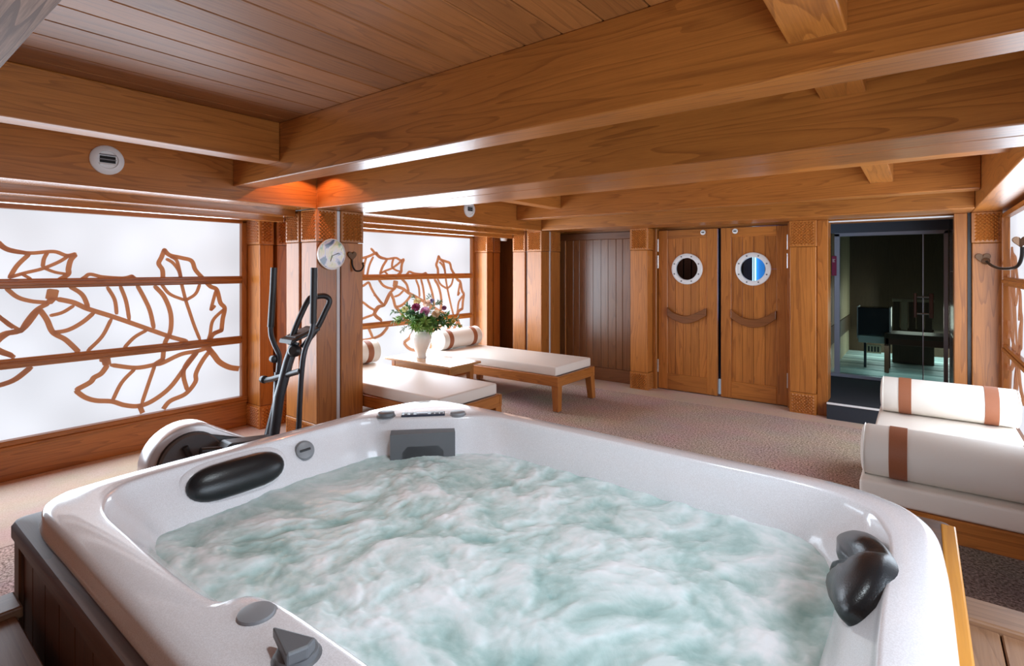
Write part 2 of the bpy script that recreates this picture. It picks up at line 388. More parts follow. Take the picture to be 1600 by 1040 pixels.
# ------------------------------------------------------------------ carved pillars
CAPZ, BASEZ = 1.716, .212
def pillar(label, x0, x1, y0, y1, faces, ztop=ZB-.001, pitch=.031):
    o = obj('pillar', box(x0, x1, y0, y1, BASEZ+.003, CAPZ-.003, .005, 2), WZ)
    tag(o, label, 'pillar', kind='structure')
    p = .004
    for nm, za, zb in (('capital', CAPZ, ztop), ('base_block', 0, BASEZ)):
        b = box(x0-p, x1+p, y0-p, y1+p, za, zb, .004)
        for f in faces:
            if f[0] == 'x': studs(b, f, y0+.012, y1-.012, za+.012, zb-.012, (x1+p) if f[1] == '+' else x0-p, pitch)
            else: studs(b, f, x0+.012, x1-.012, za+.012, zb-.012, y0-p, pitch)
        obj(nm, b, WZ, o)
    return o
for yy, wh in ((0, 'first'), (3.258, 'second')):
    end = 'beside the elliptical trainer' if yy == 0 else 'in the far corner past the vase'
    pillar('slim pilaster at the right end of the %s leaf window' % wh, -5.16, -4.85, 2.482+yy, 2.612+yy, ('y-', 'x+'))
    pillar('slim pilaster edge set back in shadow behind the %s window pilaster' % wh, -5.16, -4.87, 2.66+yy, 2.80+yy, ('x+',))
    y0 = 2.48+yy
    pillar('inner pillar of the cluster nearest window, %s' % end, -4.387, -4.187, y0, y0+.187, ('y-',))
    pillar('front corner pillar of the carved cluster %s' % end, -4.147, -3.92, y0, y0+.187, ('y-', 'x+'))
    pillar('right-hand pillar of the carved cluster %s' % end, -4.147, -3.92, y0+.231, y0+.455, ('x+',))
    pillar('hidden rear pillar of the carved cluster %s' % end, -4.387, -4.187, y0+.231, y0+.455, ('x+',))
    c = obj('trim_3' if yy == 0 else 'trim_4', box(-4.35, -3.945, y0+.03, y0+.42, 0, ZB-.002), GREYL)
    tag(c, 'grey core strip showing in the slots of the carved pillar cluster %s' % end, kind='structure')
    s = obj('slot_bead', box(-3.945, -3.922, y0+.190, y0+.222, .0, ZB-.004, .004), WHITEW, c)
pillar('carved post left of the porthole swing doors', -2.86, -2.633, 6.15, 6.338, ('y-', 'x+'), pitch=.03)
pillar('carved post between the swing doors and the sauna opening', -1.073, -.833, 6.15, 6.338, ('y-',), pitch=.03)
pillar('carved post right of the sauna opening holding an iron hook', .366, .56, 6.15, 6.215, ('y-',), pitch=.03)
jm = empty('trim_5', (-.2, 6.2, 0)); tag(jm, 'plain wooden jambs at both sides of the sauna opening', kind='structure')
obj('jamb', box(-.829, -.733, 6.19, 6.40, 0, ZB-.001, .004), WZ, jm)
obj('jamb', box(.246, .335, 6.19, 6.40, 0, ZB-.001, .004), WZ, jm)
obj('jamb', box(-1.118, -1.076, 6.30, 6.40, 0, ZB-.001, .004), WZ, jm)
obj('shadow_strip', box(.338, .362, 6.205, 6.22, 0, ZB-.001), TILE, jm)  # dark strip put in for the shadow line beside the jamb
obj('jamb', box(-2.630, -2.585, 6.30, 6.40, 0, ZB-.001, .004), WZ, jm)
obj('reflected_light_strip', box(.563, .62, 6.12, 6.2, 0, ZB-.002), WHITEW, jm)  # pale strip standing in for light reflected beside the post

# ------------------------------------------------------------------ windows with carved leaf fretwork
FRET = [
(0.021,[(0.685,1.728),(0.77,1.653),(0.829,1.618),(0.935,1.606),(1.062,1.62),(1.137,1.592),(1.196,1.608)]),
(0.026,[(1.193,1.603),(1.162,1.558),(1.148,1.493),(1.145,1.45),(1.087,1.404)]),
(0.022,[(0.927,1.602),(0.859,1.514),(0.817,1.423)]),
(0.019,[(0.814,1.429),(0.904,1.463),(0.998,1.493),(1.095,1.546),(1.155,1.596)]),
(0.019,[(1.026,1.613),(1.006,1.566),(0.998,1.504)]),
(0.017,[(1.006,1.497),(1.07,1.466),(1.145,1.45)]),
(0.016,[(0.881,1.457),(0.935,1.417)]),
(0.021,[(1.222,1.406),(1.248,1.427),(1.28,1.449),(1.356,1.428),(1.468,1.417),(1.516,1.419),(1.555,1.432),(1.585,1.404)]),
(0.027,[(1.781,1.4),(1.777,1.48),(1.749,1.535),(1.77,1.589),(1.792,1.652),(1.83,1.609),(1.923,1.586),(2.005,1.56),(2.037,1.479),(2.103,1.4)]),
(0.02,[(1.804,1.577),(1.857,1.541),(1.905,1.467),(1.923,1.368),(1.957,1.218),(1.987,1.117),(2.026,0.988),(2.075,0.852)]),
(0.02,[(1.835,1.599),(1.883,1.566),(1.905,1.492),(1.923,1.393)]),
(0.02,[(1.766,1.367),(1.835,1.273),(1.957,1.213),(2.037,1.265),(2.075,1.352)]),
(0.027,[(1.717,1.349),(1.792,1.25),(1.841,1.102),(1.839,0.956),(1.796,0.851),(1.781,0.72),(1.707,0.677)]),
(0.024,[(1.593,1.357),(1.645,1.245),(1.686,1.136),(1.715,0.986)]),
(0.021,[(1.476,1.356),(1.516,1.228),(1.539,1.072)]),
(0.02,[(1.389,1.349),(1.439,1.243),(1.453,1.124)]),
(0.029,[(1.078,1.267),(1.179,1.234),(1.266,1.181),(1.43,1.107),(1.625,1.011),(1.835,0.907),(1.973,0.851)]),
(0.024,[(1.153,1.36),(1.231,1.292),(1.269,1.19)]),
(0.055,[(1.059,1.341),(1.052,1.299),(1.046,1.262)]),
(0.034,[(1.03,1.237),(1.062,1.278)]),
(0.023,[(0.799,1.358),(0.859,1.291),(0.935,1.257),(1.026,1.242)]),
(0.024,[(1.033,1.237),(0.966,1.193),(0.912,1.115),(0.881,1.046),(0.829,1.043),(0.777,1.006),(0.741,0.96)]),
(0.018,[(0.727,1.179),(0.77,1.152),(0.829,1.091),(0.881,1.046)]),
(0.028,[(0.979,1.199),(1.022,1.116),(1.057,1.019),(1.128,0.959),(1.182,0.892),(1.21,0.852)]),
(0.024,[(1.054,1.015),(1.145,1.028),(1.231,1.078),(1.305,1.148)]),
(0.019,[(1.038,1.143),(1.112,1.163),(1.182,1.212)]),
(0.02,[(1.419,1.095),(1.356,0.957),(1.262,0.852)]),
(0.021,[(1.666,0.981),(1.575,0.929),(1.502,0.85)]),
(0.022,[(0.713,0.964),(0.77,0.907),(0.814,0.882),(0.847,0.861)]),
(0.029,[(2.096,1.408),(2.161,1.332),(2.218,1.297),(2.25,1.178),(2.288,1.124),(2.27,1.02),(2.26,0.921),(2.193,0.896),(2.156,0.848)]),
(0.021,[(2.213,1.297),(2.176,1.156),(2.169,1.118),(2.205,1.154)]),
(0.021,[(2.285,1.118),(2.186,1.021),(2.161,0.899),(2.144,0.845)]),
(0.021,[(2.186,0.905),(2.268,0.926)]),
(0.039,[(2.132,0.787),(2.193,0.702),(2.243,0.63),(2.331,0.57),(2.435,0.539)]),
(0.027,[(2.169,0.783),(2.061,0.757),(1.923,0.745),(1.781,0.691),(1.728,0.684),(1.585,0.677),(1.408,0.726)]),
(0.045,[(1.347,0.79),(1.383,0.77),(1.389,0.724)]),
(0.029,[(1.393,0.728),(1.352,0.667),(1.305,0.641),(1.28,0.608),(1.189,0.563)]),
(0.028,[(1.189,0.563),(1.248,0.499),(1.319,0.459),(1.421,0.432),(1.506,0.385),(1.605,0.358),(1.707,0.382),(1.835,0.469),(1.95,0.617),(2.061,0.757)]),
(0.028,[(1.609,0.364),(1.637,0.28)]),
(0.021,[(1.581,0.672),(1.487,0.572),(1.423,0.434)]),
(0.021,[(1.722,0.68),(1.682,0.555),(1.625,0.37)]),
(0.028,[(1.774,0.282),(1.835,0.352),(1.957,0.392),(2.037,0.483),(2.042,0.558),(2.096,0.664),(2.169,0.757)]),
(0.027,[(2.049,0.754),(1.957,0.641),(1.941,0.549),(1.973,0.414)]),
(0.02,[(0.699,0.652),(0.77,0.679),(0.844,0.707),(0.932,0.784)]),
(0.023,[(0.431,1.597),(0.572,1.613),(0.663,1.637),(0.762,1.678),(0.808,1.632),(0.924,1.601)]),
(0.018,[(0.719,1.63),(0.663,1.531),(0.628,1.405)]),
(0.018,[(0.618,1.623),(0.586,1.519),(0.572,1.405)]),
(0.021,[(0.484,1.26),(0.579,1.291),(0.655,1.333)]),
(0.021,[(0.655,1.335),(0.719,1.217),(0.838,1.069)]),
(0.021,[(0.471,1.147),(0.579,1.094),(0.663,1.037),(0.741,0.997)]),
(0.021,[(0.484,0.876),(0.579,0.912),(0.719,0.944)]),
(0.028,[(0.977,1.196),(0.886,1.057),(0.791,1.033),(0.741,0.989),(0.751,0.936),(0.838,0.871)]),
(0.024,[(0.65,0.797),(0.711,0.677)]),
(0.023,[(0.941,0.78),(0.836,0.694),(0.685,0.664),(0.541,0.66)]),
]

def ribbon(bm, pts, wd, x, th, ylo, yhi, zlo, zhi):
    V = [Vector((p[0], p[1], 0)) for p in pts]
    for i in range(1, len(V)-1):                       # a sharp turn ends one cut line and starts the next
        a, c = (V[i]-V[i-1]).normalized(), (V[i+1]-V[i]).normalized()
        if a.dot(c) < .62:
            ribbon(bm, pts[:i]+[tuple((V[i]+a*wd*.35)[:2])], wd, x, th, ylo, yhi, zlo, zhi)
            return ribbon(bm, [tuple((V[i]-c*wd*.35)[:2])]+pts[i+1:], wd, x+th*.04, th, ylo, yhi, zlo, zhi)
    P = catmull(V, 6)
    L, R = [], []
    for i, p in enumerate(P):
        t = (P[min(i+1, len(P)-1)]-P[max(i-1, 0)]).normalized(); n = Vector((-t.y, t.x, 0))
        k = .62 if i in (0, len(P)-1) else 1
        L.append(p+n*wd/2*k); R.append(p-n*wd/2*k)
    q = []
    for a, b in zip(L, R):
        ok = ylo <= (a.x+b.x)/2 <= yhi and zlo <= (a.y+b.y)/2 <= zhi
        q.append([bm.verts.new(Vector((xx, min(max(c.x, ylo), yhi), min(max(c.y, zlo), zhi)))) for xx in (x, x+th) for c in (a, b)] if ok else None)
    for i in range(len(q)-1):
        if q[i] is None or q[i+1] is None: continue
        (a, b, c, d), (e, f, g, h) = q[i], q[i+1]
        for fc in ((a, b, f, e), (c, g, h, d), (a, e, g, c), (b, d, h, f)): bm.faces.new(fc)
def window(n, label, x, y0, y1, sgn, foff, mirror=False):
    """x: room face of the glass; sgn: +1 if the room lies towards +x"""
    o = empty('window_%d' % n, (x, (y0+y1)/2, .28)); tag(o, label, kind='structure')
    zs = [.283, .812, .838, 1.372, 1.412, 1.918]
    zs = [.283, .814, .838, 1.372, 1.404, 1.918]
    def bx(a, b, *r, **k): return box(min(x+sgn*a, x+sgn*b), max(x+sgn*a, x+sgn*b), *r, **k)
    for za, zb in ((.283, .826), (.826, 1.388), (1.388, 1.918)):
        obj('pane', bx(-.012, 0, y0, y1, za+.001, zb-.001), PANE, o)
    for zc in (.820, 1.386):
        obj('mullion', bx(.001, .045, y0, y1, zc-.035, zc+.035, bev=.008), WY, o)
        obj('mullion_bead', bx(.045, .056, y0, y1, zc-.013, zc+.013, bev=.005), WY, o)
    obj('frame_stile', bx(-.03, .05, y1, y1+.05, .26, 1.945, bev=.006), WZ, o)
    obj('frame_stile', bx(-.03, .05, y0-.05, y0, .26, 1.945, bev=.006), WZ, o)
    obj('frame_head', bx(-.03, .05, y0-.05, y1+.05, 1.918, 1.957, bev=.006), WY, o)
    obj('frame_sill', bx(-.03, .06, y0-.05, y1+.05, .245, .283, bev=.006), WY, o)
    b = bmesh.new(); k = 0
    for wd, pts in FRET:
        pp = [((foff-p[0]) if mirror else p[0]+foff, p[1]) for p in pts]
        k += 1; ribbon(b, pp, wd*1.25, x+sgn*(.004+.0004*(k % 12)), sgn*.011, y0, y1, .285, 1.917)
    bmesh.ops.recalc_face_normals(b, faces=b.faces[:])
    obj('leaf_fretwork', b, FRETM, o)
    return o
window(1, 'first backlit frosted window with carved leaf tracery beside the elliptical trainer', -5.13, -.27, 2.43, 1, 0)
window(2, 'second backlit frosted window with carved leaf tracery behind the flower vase', -5.13, 2.99, 5.69, 1, 3.26)
window(3, 'right-hand frosted leaf window above the daybed with two bolsters', .60, 3.05, 6.05, -1, 7.6, True)
for i, (ya, yb) in enumerate(((-2.4, 2.478), (2.805, 5.736))):
    t = empty('baseboard_left' if i == 0 else 'baseboard_left_rear', (-5.1, (ya+yb)/2, 0)); tag(t, 'tall wooden base panel below the %s leaf window' % ('first', 'second')[i], kind='structure')
    obj('board', box(-5.17, -5.08, ya, yb, 0, .232, .006), WY, t)
    obj('moulding', box(-5.17, -5.065, ya, yb, .222, .246, .007, 2), WY, t)
tag(obj('baseboard_right', box(.585, .675, -2.3, 6.2, 0, .245, .005), WY), 'wooden base panel below the right leaf window', kind='structure')

# ------------------------------------------------------------------ swing doors with portholes
def door(n, label, x0, x1, xi0, xi1, nplank, px, hinge_right, arc_up, arc_lo, lockx, blue):
    y = 6.36
    d = empty('door_%d' % n, ((x0+x1)/2, y, 0)); tag(d, label, kind='structure')
    obj('stile', box(x0, xi0, y-.02, y+.03, .012, 1.958, .004), WZ, d)
    obj('stile', box(xi1, x1, y-.02, y+.03, .012, 1.958, .004), WZ, d)
    obj('rail', box(xi0, xi1, y-.02, y+.03, 1.85, 1.958, .004), WX, d)
    obj('rail', box(xi0, xi1, y-.02, y+.03, .012, .205, .004), WX, d)
    wd = (xi1-xi0)/nplank
    # planks; those crossing the porthole get a round bite
    for i in range(nplank):
        a, b_ = xi0+i*wd+.002, xi0+(i+1)*wd-.002
        R = .15
        pieces = []
        N_ = 14
        lo, hi = max(a, px-R), min(b_, px+R)
        if hi > lo:
            arc = [(lo+(hi-lo)*k/N_) for k in range(N_+1)]
            h = lambda xx: math.sqrt(max(R*R-(xx-px)**2, 0))
            low = [(a, .205), (b_, .205), (b_, 1.485)] + [(xx, 1.485-h(xx)) for xx in reversed(arc)] + [(a, 1.485)]
            up = [(a, 1.85), (b_, 1.85), (b_, 1.486)] + [(xx, 1.486+h(xx)) for xx in reversed(arc)] + [(a, 1.486)]
            bm = bmesh.new()
            for poly in (low, up):
                pl = []
                for p in poly:
                    if not pl or (abs(p[0]-pl[-1][0])+abs(p[1]-pl[-1][1])) > 1e-5: pl.append(p)
                prism(pl, 'y', y-.006, y+.02, bm)
        else:
            bm = box(a, b_, y-.006, y+.02, .205, 1.85, .002)
        obj('plank', bm, WZ, d)
    # porthole
    M = AX((0, -1, 0), (px, y-.006, 1.485))
    ring = obj('porthole', lathe([(.132, -.02), (.132, .02), (.142, .028), (.172, .028), (.185, .018), (.187, 0), (.16, -.001), (.145, -.02), (.132, -.02)], M=M, n=40), WHITEP, d, smooth='auto')
    for k in range(8):
        a = 2*PI*(k+.5)/8
        obj('bolt', lathe([(.0085, 0), (.0085, .004), (.005, .007), (0, .007)], M=AX((0, -1, 0), (px+.158*math.cos(a), y-.034, 1.485+.158*math.sin(a))), n=8), GREYP, ring, smooth='auto')
    obj('glass', lathe([(0, 0), (.134, 0), (.134, .006), (0, .006)], M=AX((0, -1, 0), (px, y+.004, 1.485)), n=32), GLASS, ring)
    up = catmull([Vector((a, b, 0)) for a, b in arc_up], 5); lo = catmull([Vector((a, b, 0)) for a, b in arc_lo], 5)
    poly = [(p.x, p.y) for p in up]+[(p.x, p.y) for p in reversed(lo)]
    obj('carved_handle', prism(poly, 'y', y-.045, y-.004, bev=.006), wood('handle_wood_%d' % n, 'x', (.25, .088, .024), (.13, .042, .012)), d)
    hx = x1+.002 if hinge_right else x0-.002
    for za, zb in ((1.697, 1.853), (1.495, 1.652), (.21, .366)):
        obj('hinge', lathe([(0, za), (.011, za), (.011, zb), (0, zb)], c=(hx, y-.03, 0), n=10), STEEL, d, smooth='auto')
    lk = obj('lock', lathe([(0, 0), (.030, 0), (.030, .006), (.024, .009), (0, .009)], M=AX((0, -1, 0), (lockx, y-.02, 1.915)), n=20), WHITEP, d, smooth='auto')
    obj('keyhole', box(lockx-.016, lockx+.016, y-.032, y-.0285, 1.909, 1.921), BLACKP, lk)
door(1, 'left wooden swing door with dark round porthole', -2.575, -1.862, -2.457, -1.983, 5, -2.22, False,
     [(-2.457, 1.017), (-2.374, .953), (-2.224, .921), (-2.08, .975), (-1.985, 1.027)], [(-2.457, .915), (-2.36, .86), (-2.224, .828), (-2.09, .87), (-1.985, .937)], -2.026, False)
door(2, 'right wooden swing door with blue lit round porthole', -1.822, -1.124, -1.708, -1.236, 4, -1.477, True,
     [(-1.708, 1.026), (-1.605, .95), (-1.471, .925), (-1.345, .962), (-1.238, 1.033)], [(-1.708, .925), (-1.6, .86), (-1.471, .831), (-1.345, .865), (-1.238, .94)], -1.665, True)
hall = empty('wall_hall', (-1.85, 7.2, 0)); tag(hall, 'dim blue-lit passage behind the swing doors', kind='structure')
NAVY = plain('navy_wall', (.02, .03, .055), .35, coat=.3)
BROWN = plain('brown_hall_wall', (.05, .02, .014), .5)
obj('rear', box(-2.9, -1.0, 7.4, 7.5, 0, 2.3), NAVY, hall)
obj('side', box(-2.9, -2.8, 6.6, 7.4, 0, 2.3), BROWN, hall); obj('side', box(-1.1, -1.0, 6.6, 7.4, 0, 2.3), NAVY, hall)
obj('top', box(-2.9, -1.0, 6.6, 7.5, 2.3, 2.35), NAVY, hall)
obj('brown_panel', box(-2.8, -2.15, 7.36, 7.4, 0, 2.3), BROWN, hall)
area('hall_fill', (-2.45, 7.0, 2.1), (0, 0, 0), .4, .3, 2.2, (1, .75, .65))  # fill light added to brighten the brown panel behind the left porthole
lt = empty('light_tube', (-1.6, 7.36, .8)); tag(lt, 'bright blue light tube seen through the right porthole', 'lamp')
BLUE = plain('blue_light', (.05, .3, .7), .4, emis=(.03, .25, .8), estr=.55); CYAN = plain('cyan_light', (.3, .7, 1), .4, emis=(.45, .8, 1.0), estr=2.2)
obj('tube', tube([(-1.69, 7.33, .9), (-1.69, 7.33, 2.1)], .022, 10), CYAN, lt, smooth='auto')
obj('panel', box(-1.72, -1.42, 7.36, 7.38, .8, 2.15), BLUE, lt)

# ------------------------------------------------------------------ sauna anteroom and sauna
an = empty('wall_sauna', (-.3, 7, 0)); tag(an, 'dark tiled niche in front of the sauna glass', kind='structure')
for k in range(6):
    obj('tile', box(.262, .30, 6.41, 7.72, .16+.325*k+.003, .16+.325*(k+1)-.003, .002), TILE, an)
    obj('tile', box(-.92, -.88, 6.41, 7.72, .16+.325*k+.003, .16+.325*(k+1)-.003, .002), TILE, an)
obj('tile_joint', box(.27, .32, 6.41, 7.72, 0, 2.2), WHITEW, an); obj('tile_joint', box(-.94, -.89, 6.41, 7.72, 0, 2.2), WHITEW, an)
obj('niche_ceiling', box(-.95, .35, 6.41, 7.75, 2.11, 2.2), TILE, an)
obj('header_trim', box(-.733, .246, 6.255, 6.29, 1.960, 1.974, .002), WHITEP, an)
obj('lintel', box(-.89, .28, 7.68, 7.76, 1.925, 2.12), plain('grey_blue_lintel', (.10, .12, .16), .25, coat=.3), an)
st = empty('step_1', (-.2, 6.9, 0)); tag(st, 'dark carpeted step with white metal nosing at the sauna entrance', 'step', kind='structure')
obj('tread', box(-.88, .262, 6.1, 7.72, 0, .156, .003), STEPC, st) if False else obj('tread', prism([(-.732, 6.085), (.245, 6.085), (.245, 6.41), (.262, 6.41), (.262, 7.70), (-.88, 7.70), (-.88, 6.41), (-.732, 6.41)], 'z', 0, .156), STEPC, st)
obj('nosing', box(-.732, .245, 6.078, 6.10, .148, .166, .003), WHITEP, st)
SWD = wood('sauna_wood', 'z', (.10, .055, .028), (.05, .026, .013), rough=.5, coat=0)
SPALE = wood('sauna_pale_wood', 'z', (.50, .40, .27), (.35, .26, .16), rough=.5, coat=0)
sr = empty('wall_sauna_room', (-.2, 9, .1)); tag(sr, 'dim sauna room behind the smoked glass', kind='structure')
SFL = plain('pale_sauna_floor', (.55, .62, .60), .4, vary=.1, bscale=3)
obj('floor_slab', box(-1.0, 1.2, 7.74, 10.4, .0, .15), SFL, sr)
for k in range(5): obj('floor_strip', box(-.98, 1.2, 8.0+.45*k, 8.25+.45*k, .15, .156), plain('floor_strip_%d' % k, (.38, .46, .45), .4), sr)
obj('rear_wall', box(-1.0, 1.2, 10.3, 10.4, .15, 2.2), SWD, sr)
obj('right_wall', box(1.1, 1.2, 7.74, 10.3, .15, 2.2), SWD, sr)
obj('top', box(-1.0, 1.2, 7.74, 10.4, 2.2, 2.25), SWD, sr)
for k in range(12):
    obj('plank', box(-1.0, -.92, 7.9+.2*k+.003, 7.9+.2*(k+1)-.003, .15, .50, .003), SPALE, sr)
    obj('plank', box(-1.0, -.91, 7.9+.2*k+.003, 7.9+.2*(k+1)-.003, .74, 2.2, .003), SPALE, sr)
obj('rail', box(-1.0, -.90, 7.8, 10.3, .50, .74, .004), SWD, sr)
gd = empty('door_3', (-.3, 7.72, .16)); tag(gd, 'smoked glass sauna front with sliding door and steel frame', kind='structure')
FRM = plain('sauna_steel_frame', (.40, .43, .54), .3, metal=.3)
obj('frame_post', box(-.843, -.785, 7.69, 7.74, .19, 1.92, .003), FRM, gd); obj('frame_post', box(.215, .255, 7.69, 7.74, .19, 1.92, .003), FRM, gd)
obj('frame_head', box(-.843, .255, 7.69, 7.74, 1.885, 1.93, .003), FRM, gd); obj('frame_foot', box(-.88, .255, 7.66, 7.74, .156, .195, .003), FRM, gd)
obj('fixed_pane', box(-.785, .036, 7.712, 7.72, .195, 1.885), TINT, gd)
gp = obj('door_pane', box(.04, .213, 7.70, 7.708, .21, 1.88), TINT, gd)
obj('door_edge', box(.026, .036, 7.695, 7.715, .2, 1.885), FRM, gd)
hb = obj('handle_bar', tube([(-.03, 7.64, .975), (.10, 7.64, .975)], .009, 8), STEEL, gd, smooth='auto')
obj('handle_bar', tube([(-.03, 7.64, 1.165), (.10, 7.64, 1.165)], .009, 8), STEEL, gd, smooth='auto')
HWD = plain('handle_brown_wood', (.12, .045, .025), .45)
obj('handle_grip', box(-.055, -.025, 7.60, 7.65, .93, 1.21, .008, 2), HWD, gd)
obj('handle_grip', box(.085, .125, 7.60, 7.65, .93, 1.21, .008, 2), HWD, gd)
sg = tag(obj('notice_sign', box(-.868, -.815, 7.655, 7.665, 1.40, 1.645, .002), plain('crimson_sign', (.25, .01, .07), .4)), 'small crimson notice on the left post of the sauna front', 'sign')
for k, (za, ln) in enumerate(((1.60, .03), (1.585, .02), (1.57, .026))):
    obj('print_line', box(-.858, -.858+ln, 7.653, 7.6545, za, za+.006), WHITEP, sg)
ht = empty('sauna_heater', (-.47, 8.65, .15)); tag(ht, 'dark sauna heater with pale base and vent grille behind the smoked glass', 'heater')
obj('body', box(-.66, -.31, 8.5, 8.8, .60, .97, .01, 2), TILE, ht); obj('base', box(-.655, -.305, 8.5, 8.8, .50, .595, .006), plain('pale_heater_base', (.6, .66, .64), .4), ht)
obj('rim', box(-.67, -.655, 8.49, 8.81, .55, .98, .003), STEEL, ht); obj('rim', box(-.315, -.295, 8.49, 8.81, .55, .98, .003), STEEL, ht)
for k in range(2): obj('foot', box(-.6+.25*k, -.57+.25*k, 8.6, 8.7, .156, .5, .004), TILE, ht)
gr = obj('grille', box(-.56, -.40, 8.48, 8.495, .37, .48, .003), SPALE, ht)
for k in range(4): obj('slot', box(-.545+.034*k, -.525+.034*k, 8.474, 8.482, .39, .46), DARKGAP, gr)
bn = empty('sauna_bench', (-.1, 8.6, .15)); tag(bn, 'dark wooden bench inside the sauna to the right of the heater', 'bench')
obj('seat', box(-.36, .55, 8.3, 8.75, .60, .66, .006), SWD, bn); obj('apron', box(-.35, .54, 8.31, 8.33, .52, .60, .003), HWD, bn)
for x0 in (-.36, .5): 
    for y0 in (8.31, 8.7): obj('leg', box(x0, x0+.05, y0, y0+.05, .156, .60, .004), HWD, bn)
bk = empty('backrest_panel', (-.1, 9.3, .15)); tag(bk, 'pale wooden backrest panel on the sauna rear bench', 'panel')
for k in range(5): obj('slat', box(-.30+.09*k, -.225+.09*k, 9.3, 9.33, .62, 1.02, .004), SPALE if k == 1 else SWD, bk)
obj('top_rail', box(-.31, .16, 9.29, 9.34, 1.02, 1.06, .004), SPALE, bk); obj('stand', box(-.31, .16, 9.3, 9.6, .156, .62, .004), SWD, bk)
l = area('sauna_floor_lamp', (-.2, 8.2, .50), (0, 0, 0), 1.0, .3, 1.6, (.75, 1, .95)); area('sauna_rear_lamp', (.1, 9.8, .55), (0, 0, 0), 1.4, .8, 14, (.85, 1, .94))
area('sauna_wall_fill', (-.5, 9.6, .8), (0, PI/2, 0), .8, 1.0, 2.6, (1, .98, .85)); area('sauna_back_fill', (-.05, 8.95, .85), (PI/2, 0, PI), .4, .3, .8, (1, .95, .8))  # fill lights added to brighten the plank wall and the backrest

# ------------------------------------------------------------------ small fixtures
def vent(label, y, z):
    v = empty('wall_vent', (-3.92, y, z)); tag(v, label, 'vent')
    M = AX((1, 0, 0), (-3.9195, y, z))
    d = obj('plate', lathe([(0, 0), (.088, 0), (.088, .006), (.080, .016), (.055, .022), (.05, .014), (0, .014)], M=M, n=36), WHITEP, v, smooth='auto')
    obj('opening', box(-3.905, -3.9025, y-.04, y+.04, z-.018, z+.022, .001), DARKGAP, v)
    for k in range(3): obj('louvre', box(-3.905, -3.893, y-.042, y+.042, z-.03+.028*k, z-.024+.028*k, .002), GREYL if k else WHITEP, v)
vent('round white air vent with dark slot above the first leaf window', 1.063, 2.153)
vent('small round white vent above the second leaf window', 4.336, 2.139)
s = empty('ceiling_sensor', (-4.76, 6.005, 1.96)); tag(s, 'small white cylindrical sensor under the soffit in the far corner', 'sensor')
obj('body', lathe([(0, 1.955), (.05, 1.955), (.05, 1.90), (.042, 1.885), (0, 1.885)], c=(-4.76, 6.005, 0), n=20), WHITEP, s, smooth='auto')
obj('collar', lathe([(.052, 1.958), (.056, 1.958), (.056, 1.945), (.052, 1.945)], c=(-4.76, 6.005, 0), n=20), WHITEP, s, smooth='auto')
# painted glass disc on the pillar, its reflections put into the colours too
def disc_mat():
    m, nt, b = newmat('watercolour_reflection_disc')
    tc = N(nt, 'ShaderNodeTexCoord'); nz = N(nt, 'ShaderNodeTexNoise'); setin(nz, Scale=6.5, Detail=5.0, Distortion=1.4); nt.links.new(tc.outputs['Object'], nz.inputs['Vector'])
    rp = N(nt, 'ShaderNodeValToRGB'); cs = [(.0, (.02, .03, .07)), (.40, (.04, .05, .13)), (.43, (.40, .36, .50)), (.47, (.62, .58, .58)), (.54, (.62, .56, .26)), (.59, (.18, .36, .14)), (.66, (.6, .6, .62))]
    e = rp.color_ramp.elements; e[0].position, e[0].color = cs[0][0], rgba(cs[0][1]); e[1].position, e[1].color = cs[-1][0], rgba(cs[-1][1])
    for p, c in cs[1:-1]: x = e.new(p); x.color = rgba(c)
    nt.links.new(nz.outputs['Fac'], rp.inputs[0]); nt.links.new(rp.outputs[0], b.inputs['Base Color']); setin(b, Roughness=.12); b.inputs['Coat Weight'].default_value = .6
    return m
pl = empty('wall_clock', (-3.91, 2.608, 1.49)); tag(pl, 'round glass wall clock in blurred watercolours with reflections coloured in on the carved pillar', 'clock')
obj('face', lathe([(0, 0), (.122, 0), (.126, .006), (.122, .013), (0, .013)], M=AX((1, 0, 0), (-3.912, 2.608, 1.612)), n=40), disc_mat(), pl, smooth='auto')
obj('rim', lathe([(.123, -.002), (.130, -.002), (.130, .016), (.123, .016), (.123, -.002)], M=AX((1, 0, 0), (-3.912, 2.608, 1.612)), n=40), plain('pale_rim', (.7, .7, .66), .2), pl, smooth='auto')
for a, ln in ((.35, .07), (-1.9, .05)):
    p0 = Vector((-3.897, 2.61, 1.60)); p1 = p0+Vector((0, math.cos(a)*ln, math.sin(a)*ln)); obj('hand', tube([p0, p1], .0025, 6), BLACKP, pl)
def heart(bm, c, s, face):
    pts = []
    for k in range(28):
        t = 2*PI*k/28
        pts.append((16*math.sin(t)**3/16*s, (13*math.cos(t)-5*math.cos(2*t)-2*math.cos(3*t)-math.cos(4*t))/16*s))
    if face == 'x': return prism([(c[1]+p[0], c[2]+p[1]) for p in pts], 'x', c[0], c[0]+.016, bm, bev=.004)
    return prism([(c[0]+p[0], c[2]+p[1]) for p in pts], 'y', c[1]-.016, c[1], bm, bev=.004)
hk = empty('coat_hook', (-3.92, 2.815, 1.45)); tag(hk, 'brown cast iron heart hook on the pillar beside the round clock', 'hook')
obj('heart_plate', heart(None, (-3.919, 2.815, 1.605), .045, 'x'), IRON, hk)
obj('hook_arm', tube(catmull([(-3.912, 2.815, 1.57), (-3.905, 2.815, 1.52), (-3.885, 2.83, 1.475), (-3.85, 2.86, 1.475), (-3.835, 2.875, 1.51), (-3.84, 2.875, 1.53)], 5), .007, 8), BLACKIRON, hk, smooth='auto')
obj('hook_tip', lathe([(0, -.008), (.010, -.004), (.012, .003), (.006, .012), (0, .014)], c=(-3.84, 2.875, 1.535), n=10), IRON, hk, smooth='auto')
